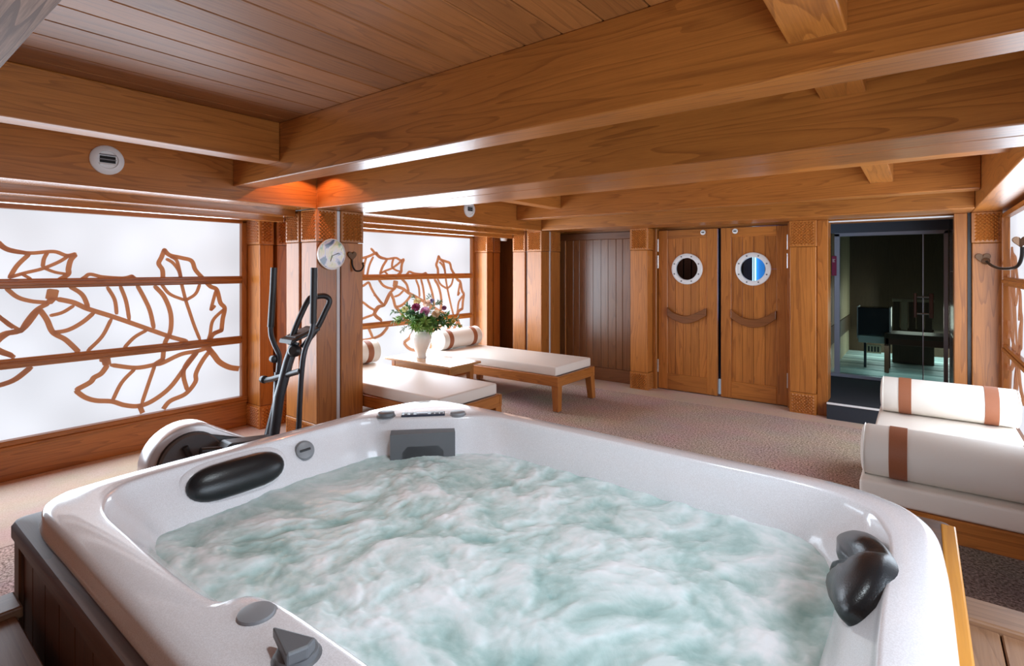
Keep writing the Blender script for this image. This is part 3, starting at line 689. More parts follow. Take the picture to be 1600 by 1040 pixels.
hk = empty('coat_hook', (.44, 6.15, 1.5)); tag(hk, 'cast iron leaf hook with long black arm on the carved post right of sauna', 'hook')
obj('leaf_plate', heart(None, (.435, 6.145, 1.585), .052, 'y'), IRON, hk)
obj('socket', lathe([(.018, 0), (.03, .015), (.018, .04), (.01, .05), (0, .05)], M=AX((.15, -1, -.2), (.452, 6.14, 1.56)), n=12), IRON, hk, smooth='auto')
obj('hook_arm', tube(catmull([(.455, 6.11, 1.555), (.475, 5.95, 1.52), (.50, 5.65, 1.495), (.535, 5.35, 1.495), (.548, 5.12, 1.515), (.555, 5.02, 1.57), (.555, 4.99, 1.64)], 6), .011, 10), BLACKIRON, hk, smooth='auto')
obj('arm_leaf', heart(None, (.548, 5.0, 1.68), .045, 'y'), IRON, hk)
# heat lamp whose red glow lies on the pillar corner
hl = empty('heat_lamp', (-3.70, 2.27, 2.3)); tag(hl, 'small red lamp between the beams above the pillar corner', 'lamp')
obj('shade', lathe([(.02, .10), (.03, .09), (.048, .0), (.045, 0), (.028, .085), (.0, .09)], c=(-3.70, 2.27, 2.31), n=20), BLACKP, hl, smooth='auto')
obj('stem', tube([(-3.70, 2.27, 2.40), (-3.70, 2.27, ZC)], .008, 8), BLACKP, hl)
sp = bpy.data.lights.new('red_spot', 'SPOT'); sp.energy = 9; sp.color = (1, .40, .20); sp.spot_size = math.radians(130); sp.spot_blend = .12; sp.shadow_soft_size = .02
so = bpy.data.objects.new('red_spot', sp); COL.objects.link(so); so.location = (-3.70, 2.27, 2.30)

# ------------------------------------------------------------------ hot tub
RIMZ, WZ0 = .85, .715
KEYS = [  # outer rim, inner lip, water line, clockwise from the near edge
 ((-.9, .36), (-.9, .55), (-.9, .60)), ((-1.07, .36), (-1.045, .53), (-1.05, .60)), ((-1.19, .36), (-1.12, .468), (-1.19, .585)),
 ((-1.6, .36), (-1.55, .458), (-1.58, .57)), ((-1.86, .362), (-1.74, .468), (-1.71, .585)), ((-1.965, .405), (-1.86, .525), (-1.79, .63)),
 ((-2.0, .52), (-1.905, .62), (-1.812, .71)), ((-2.005, .9), (-1.915, .9), (-1.832, .9)), ((-2.005, 1.27), (-1.91, 1.25), (-1.84, 1.24)),
 ((-2.0, 1.58), (-1.895, 1.44), (-1.835, 1.42)), ((-1.955, 1.78), (-1.775, 1.535), (-1.75, 1.505)), ((-1.86, 1.868), (-1.625, 1.672), (-1.60, 1.64)),
 ((-1.66, 1.888), (-1.505, 1.772), (-1.475, 1.73)), ((-1.3, 1.89), (-1.3, 1.80), (-1.29, 1.775)), ((-.6, 1.89), (-.6, 1.80), (-.6, 1.77)),
 ((-.22, 1.89), (-.27, 1.80), (-.30, 1.755)), ((-.07, 1.845), (-.125, 1.735), (-.205, 1.67)), ((.012, 1.75), (-.07, 1.62), (-.168, 1.54)),
 ((.043, 1.6), (-.056, 1.48), (-.163, 1.40)), ((.05, 1.2), (-.06, 1.2), (-.165, 1.18)), ((.05, .65), (-.06, .72), (-.165, .75)),
 ((.035, .44), (-.13, .6), (-.23, .64)), ((-.04, .37), (-.26, .55), (-.33, .60)), ((-.4, .36), (-.45, .55), (-.46, .60))]
def loop(i, z, off=0):
    P = [Vector((k[i][0], k[i][1], 0)) for k in KEYS]; c = Vector((-.95, 1.15, 0))
    Q = catmull(P, 6, closed=True)
    out = []
    n = len(Q)
    for j, q in enumerate(Q):
        t = (Q[(j+1) % n]-Q[j-1]).normalized(); nn = Vector((t.y, -t.x, 0))     # inward for clockwise order
        q = q+nn*off
        out.append(Vector((q.x, q.y, z)))
    return out
def mix(a, b, t, z): return [Vector((p.x*(1-t)+q.x*t, p.y*(1-t)+q.y*t, z)) for p, q in zip(a, b)]
O, I, Wt = loop(0, 0), loop(1, 0), loop(2, 0)
def inset(L, t): return t
rings = [loop(0, .792, -.004), loop(0, .800, -.006), loop(0, .806, -.002), loop(0, .832, .0), loop(0, .842, .006), loop(0, .848, .016), mix(O, I, .25, .8515), mix(O, I, .6, .8515),
         mix(O, I, .90, .851), mix(O, I, .965, .849), mix(O, I, 1, .843), mix(I, Wt, .04, .832), mix(I, Wt, .10, .818), mix(I, Wt, .4, .78), mix(I, Wt, .8, .735), mix(I, Wt, 1, .69), mix(I, Wt, 1.3, .60)]
c0 = Vector((-.95, 1.15, 0))
rings.append([Vector((c0.x+(p.x-c0.x)*.55, c0.y+(p.y-c0.y)*.55, .40)) for p in rings[-1]])
tub = empty('hot_tub', (-.97, 1.12, 0)); tag(tub, 'large white acrylic whirlpool tub in a wooden casing full of churning water', 'hot tub')
bm = bmesh.new(); R_ = [[bm.verts.new(p) for p in r] for r in rings]; n = len(R_[0])
for a, b in zip(R_, R_[1:]):
    for k in range(n): bm.faces.new((a[k], a[(k+1) % n], b[(k+1) % n], b[k]))
bm.faces.new(R_[-1])
bmesh.ops.recalc_face_normals(bm, faces=bm.faces[:])
obj('shell', bm, ACRYL, tub, smooth=True)
# casing
X0, X1, Y0, Y1 = -2.045, .078, .325, 1.925
def rrect(x0, x1, y0, y1, r, k=6):
    out = []
    for cx, cy, a0 in ((x1-r, y1-r, 0), (x0+r, y1-r, 90), (x0+r, y0+r, 180), (x1-r, y0+r, 270)):
        for j in range(k+1):
            a = math.radians(a0+90*j/k); out.append((cx+r*math.cos(a), cy+r*math.sin(a)))
    return out
bm = bmesh.new()
top = rrect(X0, X1, Y0, Y1, .035); inn = rrect(-1.9, -.05, .45, 1.8, .15)
lv = [(top, .748, 0), (top, .776, 0), (rrect(X0+.008, X1-.008, Y0+.008, Y1-.008, .03), .788, 0), (rrect(X0+.018, X1-.018, Y0+.018, Y1-.018, .03), .791, 0), (inn, .789, 0), (inn, .748, 0)]
Rg = [[bm.verts.new((p[0], p[1], z)) for p in L] for L, z, _ in lv]
for a, b in zip(Rg, Rg[1:]+Rg[:1]):
    for k in range(len(a)): bm.faces.new((a[k], a[(k+1) % len(a)], b[(k+1) % len(a)], b[k]))
bmesh.ops.recalc_face_normals(bm, faces=bm.faces[:])
LITEDGE = wood('lit_casing', 'y', (.66, .29, .045), (.46, .18, .028), rough=.3, coat=.3)  # casing wood in a brighter colour, painting the lit right edge
obj('casing_top', bm, TX, tub, smooth='auto')
obj('lit_edge_strip', box(.046, .0785, .36, 1.89, .776, .7935, .004, 2), LITEDGE, tub)
nb = 16
for k in range(nb):
    a = -2.0+.128*k
    obj('casing_board', box(a+.001, a+.127, .345, .37, 0, .748, .003), TZ, tub)
    obj('casing_board', box(a+.001, a+.127, 1.885, 1.905, 0, .748, .003), TZ, tub)
for k in range(12):
    a = .372+.126*k
    obj('casing_board', box(-2.02, -1.99, a+.001, a+.125, 0, .748, .003), TZ, tub)
    obj('casing_board', box(.035, .06, a+.001, a+.125, 0, .748, .003), TZ, tub)
obj('corner_post', box(-2.035, -1.975, .335, .385, 0, .748, .004), TZ, tub)
# headrests
def blob(path, rad, flat, nrm, n=18):
    """soft cushion along a path with given radii, squashed along nrm"""
    bm = tube(path, rad, n); nrm = Vector(nrm).normalized()
    return bm
def pillow_bm(p0, p1, r, up, sq):
    bm = bmesh.new(); bmesh.ops.create_uvsphere(bm, u_segments=28, v_segments=16, radius=1)
    p0, p1, up = Vector(p0), Vector(p1), Vector(up).normalized()
    ax = (p1-p0); L = ax.length/2; ax.normalize(); sd = ax.cross(up).normalized(); up = sd.cross(ax).normalized()
    c = (p0+p1)/2
    for v in bm.verts:
        x, y, z = v.co
        s = 1 if x > 0 else -1
        X = s*(1-(1-abs(x))**1.0)**.5*L if x else 0; Y = y*r*(1.0); Z = z*r*sq
        v.co = c+ax*X+sd*Y+up*Z
    return bm
obj('headrest', pillow_bm((-1.868, .715, .782), (-1.868, 1.045, .782), .060, (.85, 0, .5), .62), RUBBER, tub, smooth=True)
sk = obj('headrest_socket', pillow_bm((-1.884, .695, .782), (-1.884, 1.065, .782), .073, (.85, 0, .5), .22), ACRYL, tub, smooth=True)
# wavy headrest on the right wall
WAVE = [(-.168,1.803,.712),(-.142,1.775,.745),(-.111,1.704,.784),(-.082,1.608,.822),(-.061,1.513,.848),(-.051,1.429,.862),(-.053,1.364,.860),(-.064,1.316,.845),(-.084,1.287,.819),(-.102,1.274,.796),(-.119,1.281,.774),(-.130,1.310,.760),(-.137,1.347,.751),(-.154,1.413,.729),(-.169,1.501,.709),(-.175,1.571,.702),(-.165,1.585,.715),(-.145,1.563,.740),(-.153,1.626,.730),(-.162,1.724,.719)]
W_ = catmull(WAVE, 3, closed=True); wc = Vector((-.105, 1.50, .788)); wn = Vector((-.789, 0, .614))
bm = bmesh.new(); rg = []
for s_, h_ in ((1, -.02), (1.0, .006), (.96, .018), (.86, .030), (.70, .040), (.5, .045), (.3, .047), (.12, .046)):
    rg.append([])
    for p in W_:
        q = wc+(p-wc)*s_
        cr = abs((q.y-1.50)-(q.z-.788)*-.55)                      # crease between the two lobes
        rg[-1].append(bm.verts.new(q+wn*(h_-(.020*math.exp(-(cr/.028)**2) if h_ > 0 else 0)*min(1, (1.02-s_)*6+.25))))
for a_, b_ in zip(rg, rg[1:]):
    for k in range(len(a_)): bm.faces.new((a_[k], a_[(k+1) % len(a_)], b_[(k+1) % len(a_)], b_[k]))
bm.faces.new(rg[-1]); bmesh.ops.recalc_face_normals(bm, faces=bm.faces[:])
obj('wave_headrest', bm, RUBBER, tub, smooth=True)
def knob(nm, x, y, z, r, h, axis=(0, 0, 1), bar=True, mat=GREYP, turn=0):
    k = obj(nm, lathe([(0, 0), (r*1.15, 0), (r*1.15, h*.25), (r, h*.35), (r*.97, h*.9), (r*.85, h), (0, h)], M=AX(axis, (x, y, z)), n=28), mat, tub, smooth='auto')
    if bar:
        a = Vector(axis).normalized(); d = Vector((math.cos(turn), math.sin(turn), 0)); d = (d-a*d.dot(a)).normalized(); c = Vector((x, y, z))+a*h
        obj('grip_bar', tube([c-d*r*.6, c+d*r*.6], r*.13, 8), BLACKP, k)
    return k
knob('air_control', -1.888, 1.14, .792, .033, .018, (.86, -.25, .45), True, GREYL, PI/2)
knob('air_control', -1.855, 1.512, .847, .036, .022, (0, 0, 1), False, GREYP)
knob('air_control', -1.625, 1.722, .847, .033, .016, (0, 0, 1), False, GREYL)
knob('diverter_cap', -.985, .497, .848, .033, .010, (0, 0, 1), False, GREYL)
dk = knob('diverter_valve', -.825, .485, .848, .035, .016, (0, 0, 1), False, GREYP)
obj('lever', prism([(-.885, .475), (-.80, .452), (-.79, .485), (-.80, .505)], 'z', .862, .884, bev=.004), GREYP, dk)
M = Matrix.Translation((-1.738, 1.622, .849)) @ Matrix.Rotation(math.radians(45), 4, 'Z')
def obox(M, sx, sy, z0, z1, bev):
    b = box(-sx/2, sx/2, -sy/2, sy/2, z0, z1, bev, 2); bmesh.ops.transform(b, matrix=M, verts=b.verts); return b
cp = obj('control_panel', obox(M, .19, .05, 0, .010, .004), plain('panel_navy', (.03, .035, .06), .3), tub)
LCD = plain('panel_display', (.30, .34, .42), .25)
b = obox(M @ Matrix.Translation((-.005, 0, .0)), .05, .022, .0095, .0115, .001); obj('display', b, LCD, cp)
for xx in (-.075, -.05, .04, .06, .08):
    obj('button', obox(M @ Matrix.Translation((xx, 0, 0)), .014, .018, .0095, .012, .002), GREYL, cp)
# filter grille on the diagonal wall
d = Vector((.68, .73, 0)).normalized(); nrm = Vector((d.y, -d.x, 0))
c = Vector((-1.69, 1.575, .745))
def dpt(u, o, z): return c+d*u+nrm*o+Vector((0, 0, z))
poly = [(-.135, -.05), (-.135, .058), (.135, .058), (.135, -.05), (.085, -.05), (.085, -.02), (.065, .005), (-.065, .005), (-.085, -.02), (-.085, -.05)]
bm = bmesh.new(); A = [bm.verts.new(dpt(u, .045, z)) for u, z in poly]; B = [bm.verts.new(dpt(u, -.02, z)) for u, z in poly]
bm.faces.new(A); bm.faces.new(B[::-1])
for i in range(len(poly)): bm.faces.new((A[i], B[i], B[(i+1) % len(poly)], A[(i+1) % len(poly)]))
bmesh.ops.triangulate(bm, faces=[f for f in bm.faces if len(f.verts) > 4]); bmesh.ops.recalc_face_normals(bm, faces=bm.faces[:])
gr = obj('skimmer_cover', bm, GREYP, tub)
bm = bmesh.new(); q = [bm.verts.new(dpt(u, .01, z)) for u, z in ((-.09, -.06), (.09, -.06), (.09, .01), (-.09, .01))]; bm.faces.new(q); 
obj('skimmer_mouth', bm, DARKGAP, gr)
# water
def water():
    nx, ny = 340, 260
    P = [Vector(((a.x*.0+b.x), b.y, 0)) for a, b in zip(I, Wt)]
    poly = [Vector((p.x-(c0.x-p.x)*-.0, p.y, 0)) for p in [Vector((c0.x+(q.x-c0.x)*1.035, c0.y+(q.y-c0.y)*1.04, 0)) for q in Wt]]
    def inside(x, y):
        r = False; j = len(poly)-1
        for i in range(len(poly)):
            a, b = poly[i], poly[j]
            if (a.y > y) != (b.y > y) and x < (b.x-a.x)*(y-a.y)/(b.y-a.y)+a.x: r = not r
            j = i
        return r
    bm = bmesh.new(); lay = bm.verts.layers.float.new('foam'); V = {}
    x0, x1, y0, y1 = -1.95, -.08, .5, 1.86
    for i in range(nx+1):
        for j in range(ny+1):
            x = x0+(x1-x0)*i/nx; y = y0+(y1-y0)*j/ny
            if not inside(x, y): continue
            p = Vector((x, y, 0))
            wv = noise.noise_vector(p*2.6)*.17+noise.noise_vector(p*7.0+Vector((3, 1, 7)))*.05
            q = p+wv; e = Vector((q.x*.8+q.y*.6, (q.y*.8-q.x*.6)*1.35, 0))      # currents run obliquely across the tub
            big = noise.fractal(q*3.6+Vector((5, 2, 1)), .9, 2.1, 3)
            mid = noise.fractal(e*5.0+Vector((2, 8, 3)), 1.0, 2.0, 3)
            fin = noise.fractal(p*17+wv*12, .8, 2.1, 4)
            sp_ = noise.noise(p*48+wv*40)
            calm = min(1, max(0, ((x+1.95)/.4)))*min(1, .55+max(0, (1.9-y)))                    # calmer by the left wall
            amp = .4+.6*calm
            h = amp*(.016*big+.0085*mid+.0045*fin+.0018*max(0, sp_))
            foam = .31+calm*(.16*big+.34*mid+.20*fin)+.08*max(0, sp_)
            v = bm.verts.new((x, y, WZ0-.012+h)); v[lay] = foam; V[i, j] = v
    for i in range(nx):
        for j in range(ny):
            q = [V.get(k) for k in ((i, j), (i+1, j), (i+1, j+1), (i, j+1))]
            if None not in q: bm.faces.new(q)
    m, nt, b = newmat('churning_water')
    at = N(nt, 'ShaderNodeAttribute', attribute_name='foam')
    tc = N(nt, 'ShaderNodeTexCoord'); nz = N(nt, 'ShaderNodeTexNoise'); setin(nz, Scale=9.0, Detail=9.0, Roughness=.70, Distortion=.5); nt.links.new(tc.outputs['Object'], nz.inputs['Vector'])
    ad = N(nt, 'ShaderNodeMath', operation='MULTIPLY_ADD'); ad.inputs[1].default_value = .75; nt.links.new(nz.outputs['Fac'], ad.inputs[0]); nt.links.new(at.outputs['Fac'], ad.inputs[2])
    rp = N(nt, 'ShaderNodeValToRGB'); e = rp.color_ramp.elements
    e[0].position = .30; e[0].color = (.33, .52, .50, 1); e[1].position = 1.0; e[1].color = (.95, .98, 1.0, 1)
    x = e.new(.55); x.color = (.53, .70, .68, 1); x = e.new(.74); x.color = (.74, .86, .86, 1)
    nt.links.new(ad.outputs[0], rp.inputs[0]); nt.links.new(rp.outputs[0], b.inputs['Base Color'])
    setin(b, Roughness=.22); b.inputs['IOR'].default_value = 1.33; b.inputs['Specular IOR Level'].default_value = .12
    n2 = N(nt, 'ShaderNodeTexNoise'); setin(n2, Scale=70.0, Detail=4.0, Distortion=.8); nt.links.new(tc.outputs['Object'], n2.inputs['Vector'])
    bp = N(nt, 'ShaderNodeBump'); setin(bp, Strength=.16, Distance=.003); nt.links.new(n2.outputs['Fac'], bp.inputs['Height']); nt.links.new(bp.outputs[0], b.inputs['Normal'])
    o = obj('tub_water', bm, m, smooth=True)
    tag(o, 'pale green churning foamy water filling the hot tub', 'water', kind='stuff')
water()

# ------------------------------------------------------------------ wooden deck around the tub
dk = empty('tub_deck', (-1, -.6, 0)); tag(dk, 'raised wooden board deck around the hot tub with edge curbs', 'deck', kind='structure')
y = .318
while y > -1.6:
    obj('plank', box(-1.885, .08, y-.13, y-.003, .56, .585, .003), DKX, dk); y -= .133
x = .085
for wd in (.075, .14, .14, .14):
    obj('plank', box(x+.002, min(x+wd, .58)-.002, -1.6, 1.80, .56, .585, .003), DKY, dk); x += wd
obj('curb', box(-2.0, -1.89, -1.6, .33, .57, .602, .006, 2), DKY, dk)
obj('curb', box(.083, .58, 1.795, 1.915, .57, .602, .006, 2), DKX, dk)
obj('skirt', box(-1.99, -1.96, -1.6, .32, 0, .57), TZ, dk); obj('skirt', box(.083, .58, 1.88, 1.905, 0, .57), TZ, dk)

# ------------------------------------------------------------------ daybeds, bolsters, table
def leg_bm(x, y, dx, dy, zt, s=.085):
    b = bmesh.new(); sp = .02
    t = [(x-s/2, y-s/2), (x+s/2, y-s/2), (x+s/2, y+s/2), (x-s/2, y+s/2)]
    k = s*.40
    l = [(x-k+dx*sp, y-k+dy*sp), (x+k+dx*sp, y-k+dy*sp), (x+k+dx*sp, y+k+dy*sp), (x-k+dx*sp, y+k+dy*sp)]
    A = [b.verts.new((p[0], p[1], zt)) for p in t]; B = [b.verts.new((p[0], p[1], 0.007)) for p in l]
    b.faces.new(A); b.faces.new(B[::-1])
    for i in range(4): b.faces.new((A[i], B[i], B[(i+1) % 4], A[(i+1) % 4]))
    bmesh.ops.recalc_face_normals(b, faces=b.faces[:])
    bmesh.ops.bevel(b, geom=b.edges[:], offset=.004, segments=1, affect='EDGES'); return b
def daybed(x0, x1, y0, y1, label, along):
    o = empty('daybed', ((x0+x1)/2, (y0+y1)/2, 0)); tag(o, label, 'daybed')
    WA, WB = (WX, WY) if along == 'x' else (WY, WX)
    zf0, zf1 = .262, .368
    obj('frame_rail', box(x0, x1, y0, y0+.035, zf0, zf1, .005), WX, o); obj('frame_rail', box(x0, x1, y1-.035, y1, zf0, zf1, .005), WX, o)
    obj('frame_rail', box(x0, x0+.035, y0+.036, y1-.036, zf0, zf1, .005), WY, o); obj('frame_rail', box(x1-.035, x1, y0+.036, y1-.036, zf0, zf1, .005), WY, o)
    obj('deck_board', box(x0+.036, x1-.036, y0+.036, y1-.036, .325, .36), DX, o)
    i = .05
    if along == 'x': xl = (x0+.3, x1-.045); yl = (y0+i, y1-i)
    else: xl = (x0+i, x1-i); yl = (y0+.06, y1-.06)
    for xx in xl:
        for yy in yl: obj('leg', leg_bm(xx, yy, 1 if xx > (x0+x1)/2 else -1, 1 if yy > (y0+y1)/2 else -1, zf0+.03), WZ, o)
    e = .035
    obj('mattress', box(x0+.01, x1-e, y0+.012, y1-.03, .368, .468, .016, 3), MATT, o, smooth='auto')
    return o
def bolster(c, half, along, label, straps=(-.62, .62), sw=.036, r=.122):
    c = Vector(c); o = empty('bolster', c-Vector((0, 0, r))); tag(o, label, 'bolster')
    ax = Vector((1, 0, 0)) if along == 'x' else Vector((0, 1, 0))
    M = AX(ax, c)
    e = .022
    prof = [(0, -half), (r*.55, -half-.004), (r-e, -half), (r-e*.3, -half+e*.3), (r, -half+e), (r, half-e), (r-e*.3, half-e*.3), (r-e, half), (r*.55, half+.004), (0, half)]
    obj('cushion', lathe(prof, M=M, n=40), FABRIC, o, smooth='auto')
    for s in (-1, 1):
        obj('piping', lathe([(r-e*.3, s*(half-e*.5)-.004), (r+.003, s*(half-e*.5)), (r-e*.3, s*(half-e*.5)+.004)], M=M, n=40), FABRIC, o, smooth='auto')
    for t in straps:
        a = t*half
        obj('strap', lathe([(r-.001, a-sw), (r+.0035, a-sw+.001), (r+.0035, a+sw-.001), (r-.001, a+sw)], M=M, n=40), STRAP, o, smooth='auto')
    return o
daybed(-4.97, -2.965, 2.955, 3.72, 'left daybed with cream mattress close behind the hot tub and pillar', 'x')
daybed(-4.97, -2.965, 4.64, 5.43, 'left daybed with cream mattress beyond the flower table', 'x')
daybed(-.245, .53, 3.09, 4.93, 'right daybed under the right window carrying two bolsters', 'y')
bolster((-4.75, 3.36, .593), .35, 'y', 'cream bolster with brown straps half hidden behind the carved pillar')
bolster((-4.75, 5.03, .593), .36, 'y', 'cream bolster with brown straps under the second leaf window beside the vase')
bolster((.145, 4.70, .590), .365, 'x', 'cream bolster with brown straps at far end of right daybed, near the sauna')
bolster((.16, 3.225, .590), .39, 'x', 'cream bolster with brown straps at near end of right daybed, closest to hot tub')
tb = empty('side_table', (-4.245, 4.09, 0)); tag(tb, 'low wooden side table between the two left daybeds holding the flower vase', 'table')
TBW = wood('table_oak', 'x', (.50, .24, .085), (.28, .11, .03), rough=.2, coat=.5)
obj('tabletop', box(-4.755, -3.735, 3.85, 4.325, .476, .5, .005, 2), TBW, tb)
for a in ((-4.68, -3.81, 3.90, 3.918), (-4.68, -3.81, 4.257, 4.275)): obj('apron', box(*a, .395, .476, .003), TBW, tb)
for a in ((-4.69, -4.672, 3.92, 4.255), (-3.818, -3.80, 3.92, 4.255)): obj('apron', box(*a, .395, .476, .003), TBW, tb)
for xx in (-4.66, -3.83):
    for yy in (3.925, 4.25): obj('leg', leg_bm(xx, yy, 0, 0, .476, .06), WZ, tb)

# ------------------------------------------------------------------ vase and flowers
VX, VY, VZ = -4.415, 4.087, .5
va = empty('vase', (VX, VY, VZ)); tag(va, 'white porcelain vase of flowers standing on the low side table', 'vase')
prof = [(0, .002), (.05, 0), (.058, .008), (.052, .03), (.062, .07), (.088, .13), (.110, .185), (.118, .225), (.112, .255), (.092, .275), (.080, .285), (.083, .293), (.078, .294), (.074, .285), (.088, .26), (.1, .22), (.05, .08), (0, .06)]
pp = [Vector((r, z, 0)) for r, z in prof]
obj('body', lathe(prof, c=(VX, VY, VZ), n=36), PORC, va, smooth=True)
obj('foot_ring', lathe([(.05, 0), (.062, 0), (.062, .010), (.05, .012)], c=(VX, VY, VZ), n=36), PORC, va, smooth='auto')
LEAF = [plain('leaf_green_%d' % i, c, .5, vary=.3, bscale=20) for i, c in enumerate([(.10, .26, .05), (.05, .15, .05), (.22, .38, .08), (.14, .22, .10)])]
STEM = plain('stem_green', (.12, .22, .06), .5)
mouth = Vector((VX, VY, VZ+.285))
def path(p1, sag=.0):
    a = mouth+Vector((random.uniform(-.04, .04), random.uniform(-.04, .04), -.08)); p1 = Vector(p1)
    return catmull([a, mouth+(p1-mouth)*.35+Vector((0, 0, .03+sag)), mouth+(p1-mouth)*.75+Vector((0, 0, .02+sag)), p1], 6)
def sprig(tip, label, mat, nl, ll, lw, start=.25, spread=1.0):
    P = path(tip, random.uniform(0, .05)); o = empty('foliage_sprig', P[0]); tag(o, label, 'foliage', 'green foliage sprigs in the vase')
    obj('stem', tube(P, .003, 5), STEM, o)
    bm = bmesh.new(); n = len(P)
    for k in range(nl):
        t = start+(1-start)*(k+random.random())/nl; f = t*(n-1); i = min(int(f), n-2); p = P[i].lerp(P[i+1], f-i)
        tg = (P[i+1]-P[i]).normalized(); a = random.uniform(0, 2*PI); u = tg.orthogonal().normalized(); v = tg.cross(u)
        d = ((u*math.cos(a)+v*math.sin(a))*spread+tg*random.uniform(.3, 1.0)).normalized(); s = d.cross(Vector((random.uniform(-1, 1), random.uniform(-1, 1), 1))).normalized()
        L = ll*random.uniform(.6, 1.2); Wd = lw*random.uniform(.7, 1.2); up = s.cross(d)*L*.12
        q = [bm.verts.new(x) for x in (p, p+d*L*.45+s*Wd+up, p+d*L, p+d*L*.45-s*Wd+up)]
        m = bm.verts.new(p+d*L*.45-up*.6)
        for i2 in range(4): bm.faces.new((q[i2], q[(i2+1) % 4], m))
    obj('leaves', bm, mat, o)
def bloom(pos, label, col, r, npet, group, cup=.5):
    P = path(pos); o = empty('flower', P[0]); tag(o, label, 'flower', group)
    obj('stem', tube(P, .0035, 5), STEM, o)
    bm = bmesh.new(); pos = Vector(pos); ax = (Vector((.45, -.75, .55))+Vector((random.uniform(-.3, .3), random.uniform(-.2, .2), 0))).normalized(); M = AX(ax, pos)
    for layer in range(4):
        rr = r*(1-.2*layer); lift = r*(.1+.24*layer)*cup*1.6; n = max(5, npet-2*layer)
        for k in range(n):
            a = 2*PI*(k+.5*(layer % 2))/n; wa = PI/n*1.25
            pt = [(rr*.15, a, 0), (rr*.75, a-wa, lift*.6), (rr, a-wa*.4, lift), (rr, a+wa*.4, lift), (rr*.75, a+wa, lift*.6)]
            vs = [bm.verts.new(M @ Vector((x*math.cos(b), x*math.sin(b), z+layer*.004))) for x, b, z in pt]; bm.faces.new(vs)
    h = obj('petals', bm, plain('petal_'+label[:12], col, .6, vary=.2, bscale=60), o)
    obj('heart', lathe([(r*.28, 0), (r*.25, r*.35), (0, r*.5)], M=AX(ax, pos), n=10), plain('heart_'+label[:12], [c*.75 for c in col], .7), o, smooth='auto')
def at(px, py, d):
    """point at forward distance d seen in direction px,py of the photograph (used only to read positions off it)"""
    t = math.radians(37.5); F = Vector((-math.sin(t), math.cos(t), 0)); R = Vector((math.cos(t), math.sin(t), 0))
    return F*d+R*((px-800)/830*d)+Vector((0, 0, 1.5-(py-418)/830*d))
for px, py, dd, lb, col, r, n, g in (
    (650, 480, 5.78, 'dark magenta flower left of centre in the bouquet', (.30, .03, .12), .052, 12, 'dark flowers in the bouquet'),
    (664, 487, 5.70, 'mauve pink dahlia at the middle of the bouquet', (.62, .30, .50), .062, 14, 'pink flowers in the bouquet'),
    (681, 491, 5.74, 'cream rose at the right of the bouquet', (.78, .62, .40), .055, 9, 'cream flowers in the bouquet'),
    (667, 474, 5.95, 'peach cream rose at the top of the bouquet', (.76, .56, .42), .05, 9, 'cream flowers in the bouquet'),
    (652, 471, 6.0, 'pale yellow rose at upper left of the bouquet', (.72, .62, .32), .045, 9, 'cream flowers in the bouquet'),
    (633, 483, 5.9, 'small pale lime flower at left of the bouquet', (.60, .62, .30), .04, 8, 'cream flowers in the bouquet'),
    (675, 470, 6.05, 'violet blue thistle at the top right of the bouquet', (.20, .16, .34), .03, 10, 'dark flowers in the bouquet'),
    (694, 481, 5.9, 'plum flower sprig at the right edge of the bouquet', (.26, .08, .16), .03, 8, 'dark flowers in the bouquet'),
    (709, 502, 5.75, 'small yellow flower hanging low right of the bouquet', (.72, .58, .10), .022, 7, 'yellow flowers in the bouquet')):
    bloom(at(px, py, dd), lb, col, r, n, g)
SP = [((612, 487, 5.9), 1, 30, .05, .006), ((620, 500, 5.8), 2, 60, .07, .005), ((628, 484, 6.0), 0, 45, .06, .014), ((612, 503, 5.75), 3, 40, .05, .004), ((636, 478, 6.05), 1, 40, .06, .012),
      ((655, 512, 5.55), 2, 90, .075, .007), ((645, 500, 5.6), 0, 80, .07, .010), ((664, 503, 5.55), 2, 100, .08, .007), ((676, 505, 5.6), 0, 80, .07, .012), ((690, 500, 5.7), 1, 70, .07, .014),
      ((700, 492, 5.8), 0, 45, .06, .012), ((716, 498, 5.85), 3, 36, .05, .008), ((722, 508, 5.8), 2, 26, .045, .009), ((672, 462, 6.1), 3, 30, .05, .005), ((646, 462, 6.1), 1, 26, .05, .005), ((688, 472, 6.0), 3, 36, .06, .007), ((640, 492, 5.65), 1, 70, .065, .016), ((660, 495, 5.62), 1, 80, .065, .018), ((684, 512, 5.6), 1, 60, .06, .012), ((625, 519, 5.75), 3, 24, .04, .004), ((648, 512, 5.6), 2, 90, .08, .008), ((672, 515, 5.55), 2, 90, .08, .008), ((706, 506, 5.75), 0, 60, .07, .010)]
nm = ['bright green feathery leaves', 'dark green leafy sprig', 'light lime green feathery sprig', 'thin grey-green airy twig']
where = ['far left', 'left', 'upper left', 'lower left', 'upper left centre', 'front centre low', 'front left low', 'front centre', 'front right', 'right', 'right edge', 'far right', 'far right drooping', 'top', 'top left', 'top right', 'left centre', 'middle', 'lower right', 'hanging left', 'lower centre left', 'lower centre right', 'lower far right']
for (p, m, nl, ll, lw), wq in zip(SP, where):
    sprig(at(*p), '%s at the %s of the bouquet' % (nm[m], wq), LEAF[m], nl, ll, lw, .2)

